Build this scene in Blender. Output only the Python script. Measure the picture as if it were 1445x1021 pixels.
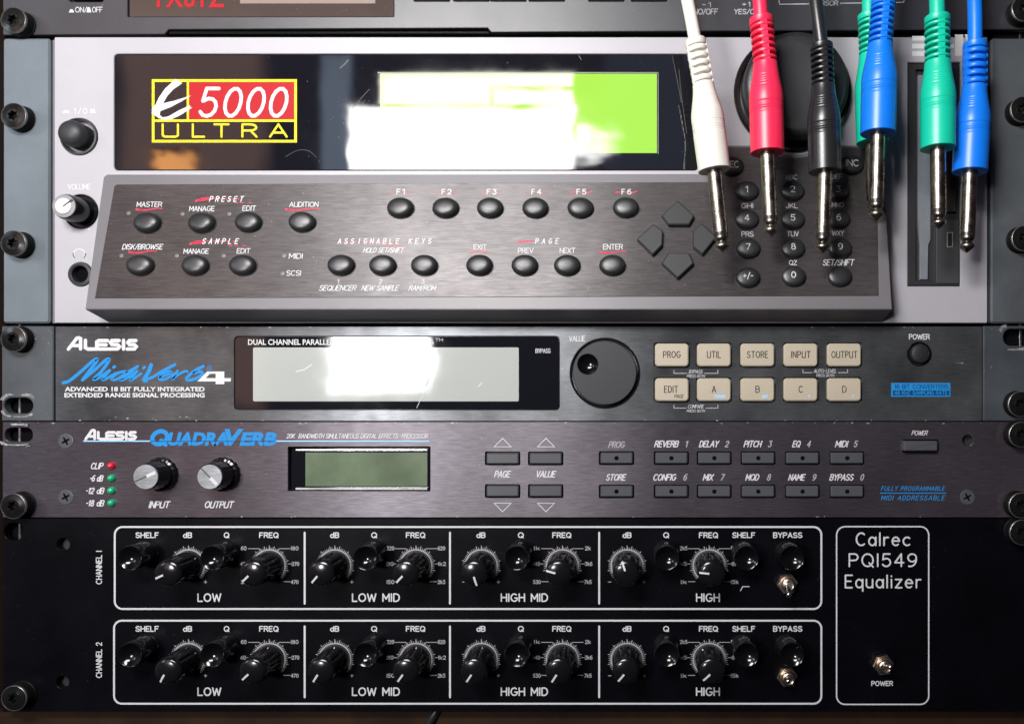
import bpy, bmesh, math, random
from mathutils import Vector, Matrix
random.seed(7)
SC = bpy.context.scene
COL = SC.collection
for o in list(bpy.data.objects): bpy.data.objects.remove(o)

# ------------------------------------------------------------------ measures
S = 0.3279                      # mm on the rack front per unit of the survey grid (19 inch rack = 1445 units wide)
D = 350.0                       # lens distance from the rack front, mm
CX, CY = 915.0, 560.0           # survey point straight in front of the lens
def WX(px): return (px - 722.5) * S
def WZ(py): return (510.5 - py) * S
CAM = Vector((WX(CX), -D, WZ(CY)))

# ------------------------------------------------------------------ camera
cd = bpy.data.cameras.new('camera'); cam = bpy.data.objects.new('camera', cd); COL.objects.link(cam)
cam.location = CAM * 0.001; cam.rotation_euler = (math.radians(90), 0, 0)
cd.sensor_width = 36; cd.lens = 36 * D / (1445 * S)
cd.shift_x = (722.5 - CX) / 1445; cd.shift_y = (CY - 510.5) / 1445
cd.clip_start = 0.01; cd.clip_end = 50
SC.camera = cam
SC.render.resolution_x = 1024; SC.render.resolution_y = 723

# ------------------------------------------------------------------ world: a dim room
w = bpy.data.worlds.new('World'); SC.world = w; w.use_nodes = True
nt = w.node_tree; bg = nt.nodes['Background']
tc = nt.nodes.new('ShaderNodeTexCoord'); sep = nt.nodes.new('ShaderNodeSeparateXYZ')
nt.links.new(tc.outputs['Generated'], sep.inputs[0])
r1 = nt.nodes.new('ShaderNodeValToRGB')
mp = nt.nodes.new('ShaderNodeMapRange'); mp.inputs[1].default_value = -1; mp.inputs[2].default_value = 1
nt.links.new(sep.outputs[0], mp.inputs[0]); nt.links.new(mp.outputs[0], r1.inputs[0])
e = r1.color_ramp.elements
e[0].position = 0.0; e[0].color = (.42, .46, .52, 1)
e[1].position = 1.0; e[1].color = (.05, .045, .05, 1)
x = e.new(.13); x.color = (.26, .28, .31, 1)
x = e.new(.3); x.color = (.05, .048, .055, 1)
x = e.new(.6); x.color = (.035, .035, .05, 1)
nz = nt.nodes.new('ShaderNodeTexNoise'); nz.inputs['Scale'].default_value = 2.6; nz.inputs['Detail'].default_value = 3
nt.links.new(tc.outputs['Generated'], nz.inputs['Vector'])
r2 = nt.nodes.new('ShaderNodeValToRGB'); e = r2.color_ramp.elements
e[0].position = .40; e[0].color = (.35, .4, .6, 1); e[1].position = .62; e[1].color = (1.7, 1.25, 1.05, 1)
nt.links.new(nz.outputs[0], r2.inputs[0])
mx = nt.nodes.new('ShaderNodeMix'); mx.data_type = 'RGBA'; mx.blend_type = 'MULTIPLY'; mx.inputs[0].default_value = 1
nt.links.new(r1.outputs[0], mx.inputs[6]); nt.links.new(r2.outputs[0], mx.inputs[7])
mz = nt.nodes.new('ShaderNodeMapRange'); mz.inputs[1].default_value = -.5; mz.inputs[2].default_value = .15; mz.inputs[3].default_value = .05; mz.inputs[4].default_value = 1
nt.links.new(sep.outputs[2], mz.inputs[0])
m2 = nt.nodes.new('ShaderNodeMix'); m2.data_type = 'RGBA'; m2.blend_type = 'MULTIPLY'; m2.inputs[0].default_value = 1
cz = nt.nodes.new('ShaderNodeCombineColor')
for i in range(3): nt.links.new(mz.outputs[0], cz.inputs[i])
nt.links.new(mx.outputs[2], m2.inputs[6]); nt.links.new(cz.outputs[0], m2.inputs[7])
nt.links.new(m2.outputs[2], bg.inputs[0]); bg.inputs[1].default_value = 0.42

# ------------------------------------------------------------------ lamps of the room (behind the photographer, upper left), then added fill lights
def area(name, rect, radiance, color=(1, 1, 1), depth=1000.0, soft=0.0, wob=0.0, seed=0.0, shape='RECTANGLE'):
    """rect: where the lamp's mirror image lies on the rack front (survey units)."""
    x0, y0, x1, y1 = rect; f = 1 + depth / D
    fx = lambda v: WX(CX + (v - CX) * f); fz = lambda v: WZ(CY + (v - CY) * f)
    l = bpy.data.lights.new(name, 'AREA'); l.shape = shape
    l.size = (fx(x1) - fx(x0)) * .001; l.size_y = (fz(y0) - fz(y1)) * .001
    l.energy = radiance * math.pi * l.size * l.size_y; l.color = color
    if soft:                                   # diffuser that fades and ripples towards its rim
        l.use_nodes = True; t = l.node_tree; em = t.nodes['Emission']
        ge = t.nodes.new('ShaderNodeNewGeometry'); sp = t.nodes.new('ShaderNodeSeparateXYZ'); t.links.new(ge.outputs['Parametric'], sp.inputs[0])
        def mth(op, a, b):
            n = t.nodes.new('ShaderNodeMath'); n.operation = op
            for i, q in enumerate((a, b)):
                if isinstance(q, bpy.types.NodeSocket): t.links.new(q, n.inputs[i])
                else: n.inputs[i].default_value = q
            return n.outputs[0]
        ax, ay = abs(x1 - x0), abs(y1 - y0); u, v = sp.outputs[0], sp.outputs[1]
        ed = mth('MINIMUM', mth('MULTIPLY', mth('MINIMUM', u, mth('SUBTRACT', 1.0, u)), ax), mth('MULTIPLY', mth('MINIMUM', v, mth('SUBTRACT', 1.0, v)), ay))
        if shape == 'ELLIPSE':
            cu, cv = mth('SUBTRACT', u, .5), mth('SUBTRACT', v, .5)
            rr = mth('SQRT', mth('ADD', mth('MULTIPLY', cu, cu), mth('MULTIPLY', cv, cv)), 0.0)
            ed = mth('MULTIPLY', mth('SUBTRACT', .5, rr), min(ax, ay))
        no = t.nodes.new('ShaderNodeTexNoise'); no.inputs['Scale'].default_value = 4.0; no.inputs['Detail'].default_value = .8
        va = t.nodes.new('ShaderNodeVectorMath'); va.operation = 'ADD'; va.inputs[1].default_value = (seed, seed * .7, 0)
        t.links.new(ge.outputs['Parametric'], va.inputs[0]); t.links.new(va.outputs[0], no.inputs['Vector'])
        ed = mth('ADD', ed, mth('MULTIPLY', mth('SUBTRACT', no.outputs[0], .5), wob))
        mr = t.nodes.new('ShaderNodeMapRange'); mr.interpolation_type = 'SMOOTHSTEP'; mr.inputs[1].default_value = 0; mr.inputs[2].default_value = soft
        t.links.new(ed, mr.inputs[0]); t.links.new(mr.outputs[0], em.inputs['Strength'])
    o = bpy.data.objects.new(name, l); COL.objects.link(o)
    o.location = ((fx(x0) + fx(x1)) * .0005, -depth * .001, (fz(y0) + fz(y1)) * .0005)
    o.rotation_euler = (math.radians(90), 0, 0)
    return o
NEAR = 480.0
area('work_lamp', (488, 147, 814, 272), 36, (1, .985, .98), NEAR, 11, 22, 1.3)
area('work_lamp', (692, 122, 814, 262), 22, (1, .985, .98), NEAR, 9, 14, 2.1)
area('work_lamp', (531, 99, 813, 205), 21, (1, .97, .90), NEAR, 10, 6, 3.0)
area('work_lamp', (740, 165, 884, 236), 17, (1, .985, .98), NEAR, 22, 40, 5.2, 'ELLIPSE')
area('wall_lamp', (462, 424, 612, 556), 60, (1, .985, .98), 1000, 15, 22, 7.7)
area('warm_lamp', (212, 208, 280, 262), 13, (1, .42, .12), 1000, 14, 22, 2.9)
area('added_cool_light', (446, 70, 502, 270), 2.4, (.62, .76, 1), 1000, 14, 8, 1.0)  # added bluish strip of light, stands in for a curtain's reflection
area('added_warm_light', (150, 10, 390, 600), 1.2, (1, .60, .46), 1000, 40, 50, 8.1)  # added glow in place of a wall, tints the left side brown
area('added_navy_light', (840, 40, 985, 300), .35, (.5, .65, 1), 1000, 25, 50, 3.1)  # added dim bluish glow in place of a wall
area('added_cool_light', (-420, 40, -30, 330), 6, (.80, .90, 1), 1000, 30, 20, .5)  # added fill from the left to brighten ear and chassis

SC.view_settings.view_transform = 'Standard'; SC.view_settings.look = 'None'
SC.view_settings.exposure = 0.3; SC.view_settings.gamma = 1.0
SC.view_settings.use_curve_mapping = False
SC.render.engine = 'CYCLES'
SC.cycles.max_bounces = 6; SC.cycles.caustics_reflective = True

# ------------------------------------------------------------------ materials
def mat(name, col, rough=.4, metal=0.0, spec=.5, aniso=0.0, var=0.0, vscale=60, rvar=0.0, brushed=0.0,
        grain=0.0, gscale=2500, dust=0.0, dcol=(.5, .5, .5), emit=None, estr=0.0, coat=0.0, col2=None, streak=0.0, scuff=0.0):
    m = bpy.data.materials.new(name); m.use_nodes = True; t = m.node_tree; N = t.nodes; L = t.links
    p = N['Principled BSDF']
    p.inputs['Base Color'].default_value = (*col, 1); p.inputs['Roughness'].default_value = rough
    p.inputs['Metallic'].default_value = metal; p.inputs['Specular IOR Level'].default_value = spec
    p.inputs['Coat Weight'].default_value = coat; p.inputs['Coat Roughness'].default_value = .06
    tc = N.new('ShaderNodeTexCoord')
    def noise(scale, detail=4, vec=None, rough_=.6):
        n = N.new('ShaderNodeTexNoise'); n.inputs['Scale'].default_value = scale
        n.inputs['Detail'].default_value = detail; n.inputs['Roughness'].default_value = rough_
        L.new(vec or tc.outputs['Object'], n.inputs['Vector']); return n.outputs[0]
    def mapr(v, a, b, c, d):
        n = N.new('ShaderNodeMapRange'); n.clamp = True
        for i, q in enumerate((a, b, c, d)): n.inputs[i + 1].default_value = q
        L.new(v, n.inputs[0]); return n.outputs[0]
    def mix(fac, A, B, mode='MIX'):
        n = N.new('ShaderNodeMix'); n.data_type = 'RGBA'; n.blend_type = mode
        for i, q in ((0, fac), (6, A), (7, B)):
            if isinstance(q, bpy.types.NodeSocket): L.new(q, n.inputs[i])
            else: n.inputs[i].default_value = q if i == 0 else (*q, 1)
        return n.outputs[2]
    c = None
    if aniso:
        p.inputs['Anisotropic'].default_value = aniso
        v = N.new('ShaderNodeCombineXYZ'); v.inputs[2].default_value = 1
        L.new(v.outputs[0], p.inputs['Tangent'])
    if var or col2:
        f = mapr(noise(vscale, 5), .35, .65, 0, 1)
        c2 = col2 or tuple(q * (1 - var) for q in col); c1 = col if col2 else tuple(min(1, q * (1 + var)) for q in col)
        c = mix(f, c1, c2)
    if brushed or streak:
        mpn = N.new('ShaderNodeMapping'); mpn.inputs['Scale'].default_value = (130, 300, 1700)
        L.new(tc.outputs['Object'], mpn.inputs['Vector'])
        b = noise(1.0, 3, mpn.outputs[0], .7)
        if brushed:
            f = mapr(b, .3, .7, 1 - brushed, 1 + brushed)
            cc = N.new('ShaderNodeCombineColor')
            for i in range(3): L.new(f, cc.inputs[i])
            c = mix(1.0, c if c else col, cc.outputs[0], 'MULTIPLY')
            L.new(mapr(b, .3, .7, spec * (1 - brushed * 1.3), spec * (1 + brushed * 1.3)), p.inputs['Specular IOR Level'])
    if dust:
        d = mapr(noise(900, 2), .70, .76, 0, 1); d2 = mapr(noise(45, 3), .45, .62, 0, dust)
        ml = N.new('ShaderNodeMath'); ml.operation = 'MULTIPLY'; L.new(d, ml.inputs[0]); L.new(d2, ml.inputs[1])
        c = mix(ml.outputs[0], c if c else col, dcol)
    if scuff:
        mpn = N.new('ShaderNodeMapping'); mpn.inputs['Scale'].default_value = (90, 90, 420); mpn.inputs['Rotation'].default_value = (0, .55, 0)
        L.new(tc.outputs['Object'], mpn.inputs['Vector'])
        d = mapr(noise(1, 4, mpn.outputs[0], .75), .66, .74, 0, 1); d2 = mapr(noise(28, 3), .5, .66, 0, scuff)
        ml = N.new('ShaderNodeMath'); ml.operation = 'MULTIPLY'; L.new(d, ml.inputs[0]); L.new(d2, ml.inputs[1])
        c = mix(ml.outputs[0], c if c else col, dcol)
    if c: L.new(c, p.inputs['Base Color'])
    if rvar:
        L.new(mapr(noise(vscale * .6 + 20, 5), .3, .7, max(.01, rough - rvar), rough + rvar), p.inputs['Roughness'])
    if grain or brushed:
        bp = N.new('ShaderNodeBump'); bp.inputs['Strength'].default_value = grain or .12; bp.inputs['Distance'].default_value = .0001
        L.new(b if brushed else noise(gscale, 3), bp.inputs['Height']); L.new(bp.outputs[0], p.inputs['Normal'])
    if emit:
        p.inputs['Emission Color'].default_value = (*emit, 1); p.inputs['Emission Strength'].default_value = estr
    return m
M = dict(
 black_void=mat('black_recess', (.003, .003, .004), .8, spec=.03),
 steel_black=mat('black_steel_body', (.012, .012, .013), .5, var=.2),
 top_panel=mat('dark_grey_panel', (.027, .027, .033), .40, spec=.8, aniso=.5, var=.12, vscale=25, rvar=.05, grain=.12, gscale=3500, dust=.6),
 chassis=mat('silver_grey_paint', (.325, .315, .345), .42, spec=.5, var=.035, vscale=22, grain=.25, gscale=3200, rvar=.04),
 ear_steel=mat('blue_grey_steel', (.125, .150, .172), .42, metal=.35, aniso=.2, var=.13, vscale=26, rvar=.08, grain=.25, gscale=1800),
 ear_shaded=mat('shaded_ear_steel', (.078, .086, .096), .42, metal=.2, var=.16, vscale=35, rvar=.1, grain=.25, gscale=1800),  # same steel as the left ear, the dimmer light mixed into its colour
 acrylic=mat('black_acrylic', (.006, .006, .009), .035, spec=.5, rvar=.03, vscale=40, dust=.5, dcol=(.16, .17, .20), scuff=.16),
 housing=mat('grey_housing_paint', (.125, .118, .130), .42, var=.05, vscale=30, grain=.2, gscale=3000),
 face=mat('brushed_dark_metal', (.070, .062, .064), .40, metal=.35, spec=.7, aniso=.86, var=.22, vscale=14, brushed=.24, rvar=.05, dust=.5),
 midi=mat('black_anodised_brushed', (.098, .103, .112), .38, metal=.62, spec=1.0, aniso=.90, var=.45, vscale=20, brushed=.20, rvar=.10, dust=.9, scuff=.8, dcol=(.26, .25, .26)),
 midi_ear=mat('black_ear_plate', (.045, .052, .060), .45, metal=.1, var=.2, vscale=40, rvar=.08, grain=.2, dust=.6),
 quad=mat('purple_black_anodised', (.078, .067, .082), .41, metal=.58, spec=1.0, aniso=.90, var=.16, vscale=24, brushed=.26, rvar=.05, dust=.6),
 eq=mat('black_satin_paint', (.002, .002, .0034), .34, spec=.10, var=.25, vscale=40, grain=.3, gscale=2600, dust=.4, rvar=.05, dcol=(.2, .2, .22)),
 rubber=mat('black_rubber', (.016, .016, .018), .36, spec=.6, grain=.12, gscale=5000),
 gloss=mat('gloss_black_plastic', (.005, .005, .0065), .17, spec=.5),
 satin=mat('satin_black_plastic', (.016, .016, .018), .38, spec=.5, grain=.15, gscale=4000, var=.1, dust=.25),
 dish=mat('polished_black_plastic', (.003, .003, .004), .12, spec=.45),
 keygrey=mat('dark_grey_key', (.060, .062, .070), .34, grain=.12, gscale=4000),
 padgrey=mat('soft_dark_key', (.024, .024, .027), .46, spec=.35, grain=.15, gscale=4000),
 cream=mat('cream_key', (.40, .35, .272), .45, var=.04, grain=.1, gscale=3000),
 white=mat('white_print', (.52, .52, .54), .5, spec=.12),
 dimwhite=mat('worn_white_print', (.42, .42, .44), .5, spec=.12),
 scratch=mat('scratched_acrylic', (.06, .06, .065), .4, spec=.2),
 greyprint=mat('grey_print', (.30, .29, .31), .5, spec=.12),
 darkprint=mat('dark_print', (.05, .045, .04), .5, spec=.12),
 blue=mat('blue_print', (.018, .20, .50), .5, spec=.12),
 bluepale=mat('pale_blue_print', (.28, .55, .9), .5, spec=.12),
 bluedark=mat('dark_blue_print', (.004, .045, .15), .5, spec=.12),
 yellow=mat('yellow_print', (.58, .50, .022), .5, spec=.12),
 red=mat('red_print', (.34, .010, .015), .5, spec=.12),
 pink=mat('pink_red_print', (.70, .045, .09), .5, spec=.12),
 silver=mat('silver_print', (.55, .56, .58), .4, spec=.12),
 smoky=mat('smoky_brown_window', (.055, .040, .036), .12, rvar=.04, dust=.3),
 smoky2=mat('brown_lcd', (.22, .165, .145), .2),
 lcd_green=mat('lit_green_lcd', (.06, .10, .02), .045, emit=(.44, .92, .075), estr=.66, rvar=.03, vscale=60),
 lcd_pale=mat('pale_grey_lcd', (.35, .37, .355), .06, rvar=.03, vscale=80, dust=.6, dcol=(.8, .8, .8), scuff=.35),
 lcd_olive=mat('olive_lcd', (.115, .15, .098), .12, rvar=.06, vscale=34, var=.22, scuff=.25, dcol=(.3, .34, .28)),
 bright=mat('bright_metal', (.75, .75, .76), .22, metal=1.0, rvar=.06),
 nickel=mat('worn_nickel', (.30, .265, .23), .30, metal=1.0, var=.25, vscale=300, rvar=.1, grain=.3, gscale=900),
 brass=mat('warm_nickel', (.60, .50, .41), .30, metal=1.0, rvar=.08, vscale=200),
 capmetal=mat('spun_aluminium', (.27, .28, .30), .35, metal=.5, var=.12, vscale=150, brushed=.25),
 capwhite=mat('white_cap', (.60, .60, .61), .4, spec=.2),
 capgrey=mat('grey_collar', (.20, .20, .21), .4),
 screw=mat('black_screw_metal', (.006, .006, .006), .22, metal=.0, spec=.35, rvar=.08, vscale=300, grain=.12, gscale=700),
 screw_side=mat('black_screw_side', (.006, .006, .006), .5, spec=.12),
 screw_rim=mat('pale_screw_rim', (.30, .29, .285), .3, metal=.8, rvar=.1, vscale=300),  # paler metal ring round the edge of the head
 worn=mat('bare_metal', (.26, .26, .27), .45, metal=.4, var=.5, vscale=900),
 ledred=mat('red_led', (.55, .01, .03), .2, coat=.5),
 ledgreen=mat('green_led', (.01, .34, .15), .2, coat=.5),
 leddim=mat('unlit_led', (.13, .12, .13), .4),
 wood=mat('dark_brown_wood', (.032, .016, .009), .6, spec=.1, col2=(.016, .009, .006), vscale=30, grain=.3, gscale=300),
 woodside=mat('dark_wood_side', (.006, .003, .002), .6, spec=.05, col2=(.004, .002, .001), vscale=30),
 shutter=mat('brushed_shutter', (.30, .33, .37), .35, metal=.6, var=.08),
 drive=mat('charcoal_plastic', (.014, .014, .016), .5, grain=.3),
 drive2=mat('charcoal_plastic_face', (.035, .035, .038), .5, grain=.3),
 p_white=mat('ivory_plastic', (.66, .64, .585), .38, var=.03, vscale=120),
 p_red=mat('crimson_plastic', (.78, .022, .075), .36, var=.04, vscale=120),
 p_black=mat('black_plastic', (.014, .014, .016), .28, spec=.6, grain=.1),
 p_green=mat('emerald_plastic', (.005, .47, .31), .36, var=.04, vscale=120),
 p_blue=mat('cobalt_plastic', (.004, .16, .72), .36, var=.04, vscale=120),
)

# ------------------------------------------------------------------ frames and mesh helpers (all in mm)
class Frame:
    def __init__(s, o, u, v):
        s.o, s.u, s.v = Vector(o), Vector(u).normalized(), Vector(v).normalized(); s.n = s.u.cross(s.v)
    def pt(s, a, b, h=0): return s.o + s.u * a + s.v * b + s.n * h
    def at(s, px, py, h=0):
        """local (a, b) of the spot on this surface (raised by h) that was surveyed at px, py."""
        d = Vector((WX(px), 0, WZ(py))) - CAM
        t = (s.n.dot(s.o - CAM) + h) / s.n.dot(d)
        q = CAM + d * t - s.o
        return q.dot(s.u), q.dot(s.v)
P = Frame((0, 0, 0), (1, 0, 0), (0, 0, 1))          # the rack front
def hy(py): return 3.4 + (py - 249) * 0.0617          # keypad slope
_t = Vector((0, -0.8, WZ(CY + (205 - CY) * (349.2 / 350)))); _b = Vector((0, -15, WZ(CY + (436 - CY) * (335 / 350))))
K = Frame(_b, (1, 0, 0), _t - _b)                    # the sloping keypad face
LOC = {}
def thing(name, label, cat, pos, group=None):
    o = bpy.data.objects.new(name, None); COL.objects.link(o); o.empty_display_size = .01
    o.location = Vector(pos) * .001; LOC[o.name] = Vector(pos)
    o['label'] = label; o['category'] = cat
    if group: o['group'] = group
    return o
def emit(name, bm, m, parent, fr=P, at=(0, 0, 0), angle=32, label=None, local=False):
    """link bm as one mesh; verts are frame coordinates (a, b, h); at = the object's origin in frame coordinates."""
    org = fr.pt(*at) if not local else Vector(at)
    if not local:
        for v in bm.verts: v.co = (fr.pt(*v.co) - org) * .001
    else:
        for v in bm.verts: v.co = (v.co - org) * .001
    bmesh.ops.recalc_face_normals(bm, faces=bm.faces)
    me = bpy.data.meshes.new(name); bm.to_mesh(me); bm.free()
    ms = m if isinstance(m, (list, tuple)) else [m]
    for q in ms: me.materials.append(q)
    me.polygons.foreach_set('use_smooth', [True] * len(me.polygons)); me.set_sharp_from_angle(angle=math.radians(angle))
    o = bpy.data.objects.new(name, me); COL.objects.link(o)
    base = LOC[parent.name] if parent else Vector((0, 0, 0))
    if parent: o.parent = parent
    o.location = (org - base) * .001; LOC[o.name] = org
    if label: o['label'] = label
    return o
def dup(o, parent, fr, at, label=None):
    c = o.copy(); COL.objects.link(c); c.parent = parent
    org = fr.pt(*at); c.location = (org - LOC[parent.name]) * .001; LOC[c.name] = org
    if label: c['label'] = label
    elif 'label' in c: del c['label']
    for ch in list(o.children):
        if ch.name.split('.')[0] in ('lettering', 'pointer', 'indicator_light'): continue
        d = ch.copy(); COL.objects.link(d); d.parent = c; LOC[d.name] = org + (LOC[ch.name] - LOC[o.name])
    return c
def NB(): return bmesh.new()
def rrect(x0, y0, x1, y1, r=0, n=5):
    if x0 > x1: x0, x1 = x1, x0
    if y0 > y1: y0, y1 = y1, y0
    if r <= 0: return [(x0, y0), (x1, y0), (x1, y1), (x0, y1)]
    r = min(r, (x1 - x0) * .499, (y1 - y0) * .499); out = []
    for cx, cy, a in ((x1 - r, y0 + r, -90), (x1 - r, y1 - r, 0), (x0 + r, y1 - r, 90), (x0 + r, y0 + r, 180)):
        for i in range(n + 1):
            t = math.radians(a + 90 * i / n); out.append((cx + r * math.cos(t), cy + r * math.sin(t)))
    return out
def circ(cx, cy, r, n=32, ry=None):
    ry = ry or r
    return [(cx + r * math.cos(2 * math.pi * i / n), cy + ry * math.sin(2 * math.pi * i / n)) for i in range(n)]
def ccw(p):
    a = sum(p[i][0] * p[(i + 1) % len(p)][1] - p[(i + 1) % len(p)][0] * p[i][1] for i in range(len(p)))
    return list(p) if a > 0 else list(reversed(p))
def inset(p, d):
    n = len(p); out = []
    for i in range(n):
        a, b, c = Vector(p[i - 1]), Vector(p[i]), Vector(p[(i + 1) % n])
        e1 = (b - a).normalized(); e2 = (c - b).normalized()
        n1 = Vector((-e1.y, e1.x)); n2 = Vector((-e2.y, e2.x)); m = n1 + n2
        if m.length < 1e-6: m = n1
        m.normalize(); k = max(.35, m.dot(n1)); out.append(tuple(b + m * (d / k)))
    return out
def loop(bm, pts, h): return [bm.verts.new((q[0], q[1], h)) for q in pts]
def wall(bm, A, B, mi=0):
    n = len(A)
    for i in range(n):
        f = bm.faces.new((A[i], A[(i + 1) % n], B[(i + 1) % n], B[i])); f.material_index = mi
def plate(bm, outer, h0, h1, holes=(), bev=.0, mi=0, floor=None):
    """slab with chamfered upper edges and real holes; floor closes the holes at that height."""
    outer = ccw(outer); b = max(bev, 1e-4)
    l0 = loop(bm, outer, h0); l1 = loop(bm, outer, h1 - b); l2 = loop(bm, inset(outer, b), h1)
    wall(bm, l0, l1, mi); wall(bm, l1, l2, mi)
    tops = [l2]
    for hole in holes:
        hole = ccw(hole)
        k2 = loop(bm, inset(hole, -b), h1); k1 = loop(bm, hole, h1 - b); k0 = loop(bm, hole, h0 if floor is None else floor)
        wall(bm, k2, k1, mi); wall(bm, k1, k0, mi); tops.append(k2)
        if floor is not None: bm.faces.new(k0)
    if len(tops) == 1:
        f = bm.faces.new(l2); f.material_index = mi
    else:
        es = []
        for t in tops:
            for i in range(len(t)):
                es.append(bm.edges.get((t[i], t[(i + 1) % len(t)])))
        g = bmesh.ops.triangle_fill(bm, use_beauty=True, use_dissolve=False, edges=es, normal=(0, 0, 1))
        for f in g['geom']:
            if isinstance(f, bmesh.types.BMFace): f.material_index = mi
def lathe(bm, prof, cx=0, cy=0, seg=40, sy=1.0, flute=None, mi=0, rot=0):
    """prof: (radius, height) from the rim inwards; flute(angle, height)->radius factor"""
    rings = []
    for r, h in prof:
        if r < 1e-4: rings.append([bm.verts.new((cx, cy, h))]); continue
        ring = []
        for i in range(seg):
            a = 2 * math.pi * i / seg; rr = r * (flute(a, h) if flute else 1)
            ring.append(bm.verts.new((cx + rr * math.cos(a + rot), cy + rr * sy * math.sin(a + rot), h)))
        rings.append(ring)
    for A, B in zip(rings, rings[1:]):
        if len(A) == 1 and len(B) == 1: continue
        for i in range(seg):
            j = (i + 1) % seg
            if len(B) == 1: f = bm.faces.new((A[i], A[j], B[0]))
            elif len(A) == 1: f = bm.faces.new((A[0], B[j], B[i]))
            else: f = bm.faces.new((A[i], A[j], B[j], B[i]))
            f.material_index = mi
def sheet(bm, pts, h, mi=0):
    f = bm.faces.new([bm.verts.new((q[0], q[1], h)) for q in ccw(pts)]); f.material_index = mi
def ribbon(bm, pts, w, h, closed=False, caps=True, mi=0):
    """flat printed stroke with round ends"""
    pts = [Vector(q[:2]) for q in pts]; out = [pts[0]]
    for q in pts[1:]:
        if (q - out[-1]).length > 1e-5: out.append(q)
    pts = out; n = len(pts)
    if n > 4 and (pts[0] - pts[-1]).length < 1e-4: closed = True
    if closed and (pts[0] - pts[-1]).length < 1e-5: pts.pop(); n -= 1
    if n < 2: return
    L, R = [], []
    for i in range(n):
        a = pts[i - 1] if (i or closed) else pts[i]; c = pts[(i + 1) % n] if (i < n - 1 or closed) else pts[i]
        b = pts[i]
        e1 = (b - a).normalized() if (b - a).length > 1e-9 else (c - b).normalized()
        e2 = (c - b).normalized() if (c - b).length > 1e-9 else e1
        n1 = Vector((-e1.y, e1.x)); n2 = Vector((-e2.y, e2.x)); m = n1 + n2
        if m.length < 1e-3: m = n1.copy()
        m.normalize(); k = max(.5, m.dot(n1)); m = m * (w / 2 / k)
        L.append(bm.verts.new((*(b + m), h))); R.append(bm.verts.new((*(b - m), h)))
    for i in range(n if closed else n - 1):
        j = (i + 1) % n; f = bm.faces.new((L[i], L[j], R[j], R[i])); f.material_index = mi
    if caps and not closed:
        for q, (l, r), d in ((pts[0], (L[0], R[0]), pts[0] - pts[1]), (pts[-1], (R[-1], L[-1]), pts[-1] - pts[-2])):
            a0 = math.atan2(l.co.y - q.y, l.co.x - q.x)
            mid = [bm.verts.new((q.x + w / 2 * math.cos(a0 + s * math.pi * t), q.y + w / 2 * math.sin(a0 + s * math.pi * t), h))
                   for s in ((1,) if Vector((math.cos(a0 + math.pi / 2), math.sin(a0 + math.pi / 2))).dot(d) > 0 else (-1,)) for t in (.25, .5, .75)]
            f = bm.faces.new([l] + mid + [r]); f.material_index = mi
def tube(bm, pts, r, seg=16, mi=0):
    """world-space tube through pts (mm)"""
    pts = [Vector(q) for q in pts]; prev = None; rings = []
    for i, q in enumerate(pts):
        d = (pts[min(i + 1, len(pts) - 1)] - pts[max(i - 1, 0)]).normalized()
        x = (Vector((0, 1, 0)) if prev is None else prev); x = (x - d * x.dot(d)).normalized(); y = d.cross(x); prev = x
        rings.append([bm.verts.new(q + x * (r * math.cos(2 * math.pi * k / seg)) + y * (r * math.sin(2 * math.pi * k / seg))) for k in range(seg)])
    for A, B in zip(rings, rings[1:]): wall(bm, A, B, mi)
    bm.faces.new(rings[0]); bm.faces.new(rings[-1])
def spline(pts, n=12):
    pts = [Vector(q) for q in pts]; out = []
    for i in range(len(pts) - 1):
        p0, p1, p2, p3 = pts[max(i - 1, 0)], pts[i], pts[i + 1], pts[min(i + 2, len(pts) - 1)]
        for k in range(n):
            t = k / n
            out.append(.5 * ((2 * p1) + (p2 - p0) * t + (2 * p0 - 5 * p1 + 4 * p2 - p3) * t * t + (3 * p1 - p0 - 3 * p2 + p3) * t ** 3))
    return out + [pts[-1]]
def arc(cx, cy, rx, ry, a0, a1, n=10):
    return [(cx + rx * math.cos(math.radians(a0 + (a1 - a0) * i / n)), cy + ry * math.sin(math.radians(a0 + (a1 - a0) * i / n))) for i in range(n + 1)]

def split(pts, limit=62):
    """cut a stroke at its sharp corners"""
    out = [[pts[0]]]
    for i in range(1, len(pts)):
        out[-1].append(pts[i])
        if i < len(pts) - 1:
            a = Vector(pts[i]) - Vector(pts[i - 1]); b = Vector(pts[i + 1]) - Vector(pts[i])
            if a.length > 1e-6 and b.length > 1e-6 and math.degrees(a.angle(b)) > limit: out.append([pts[i]])
    return out
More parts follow.
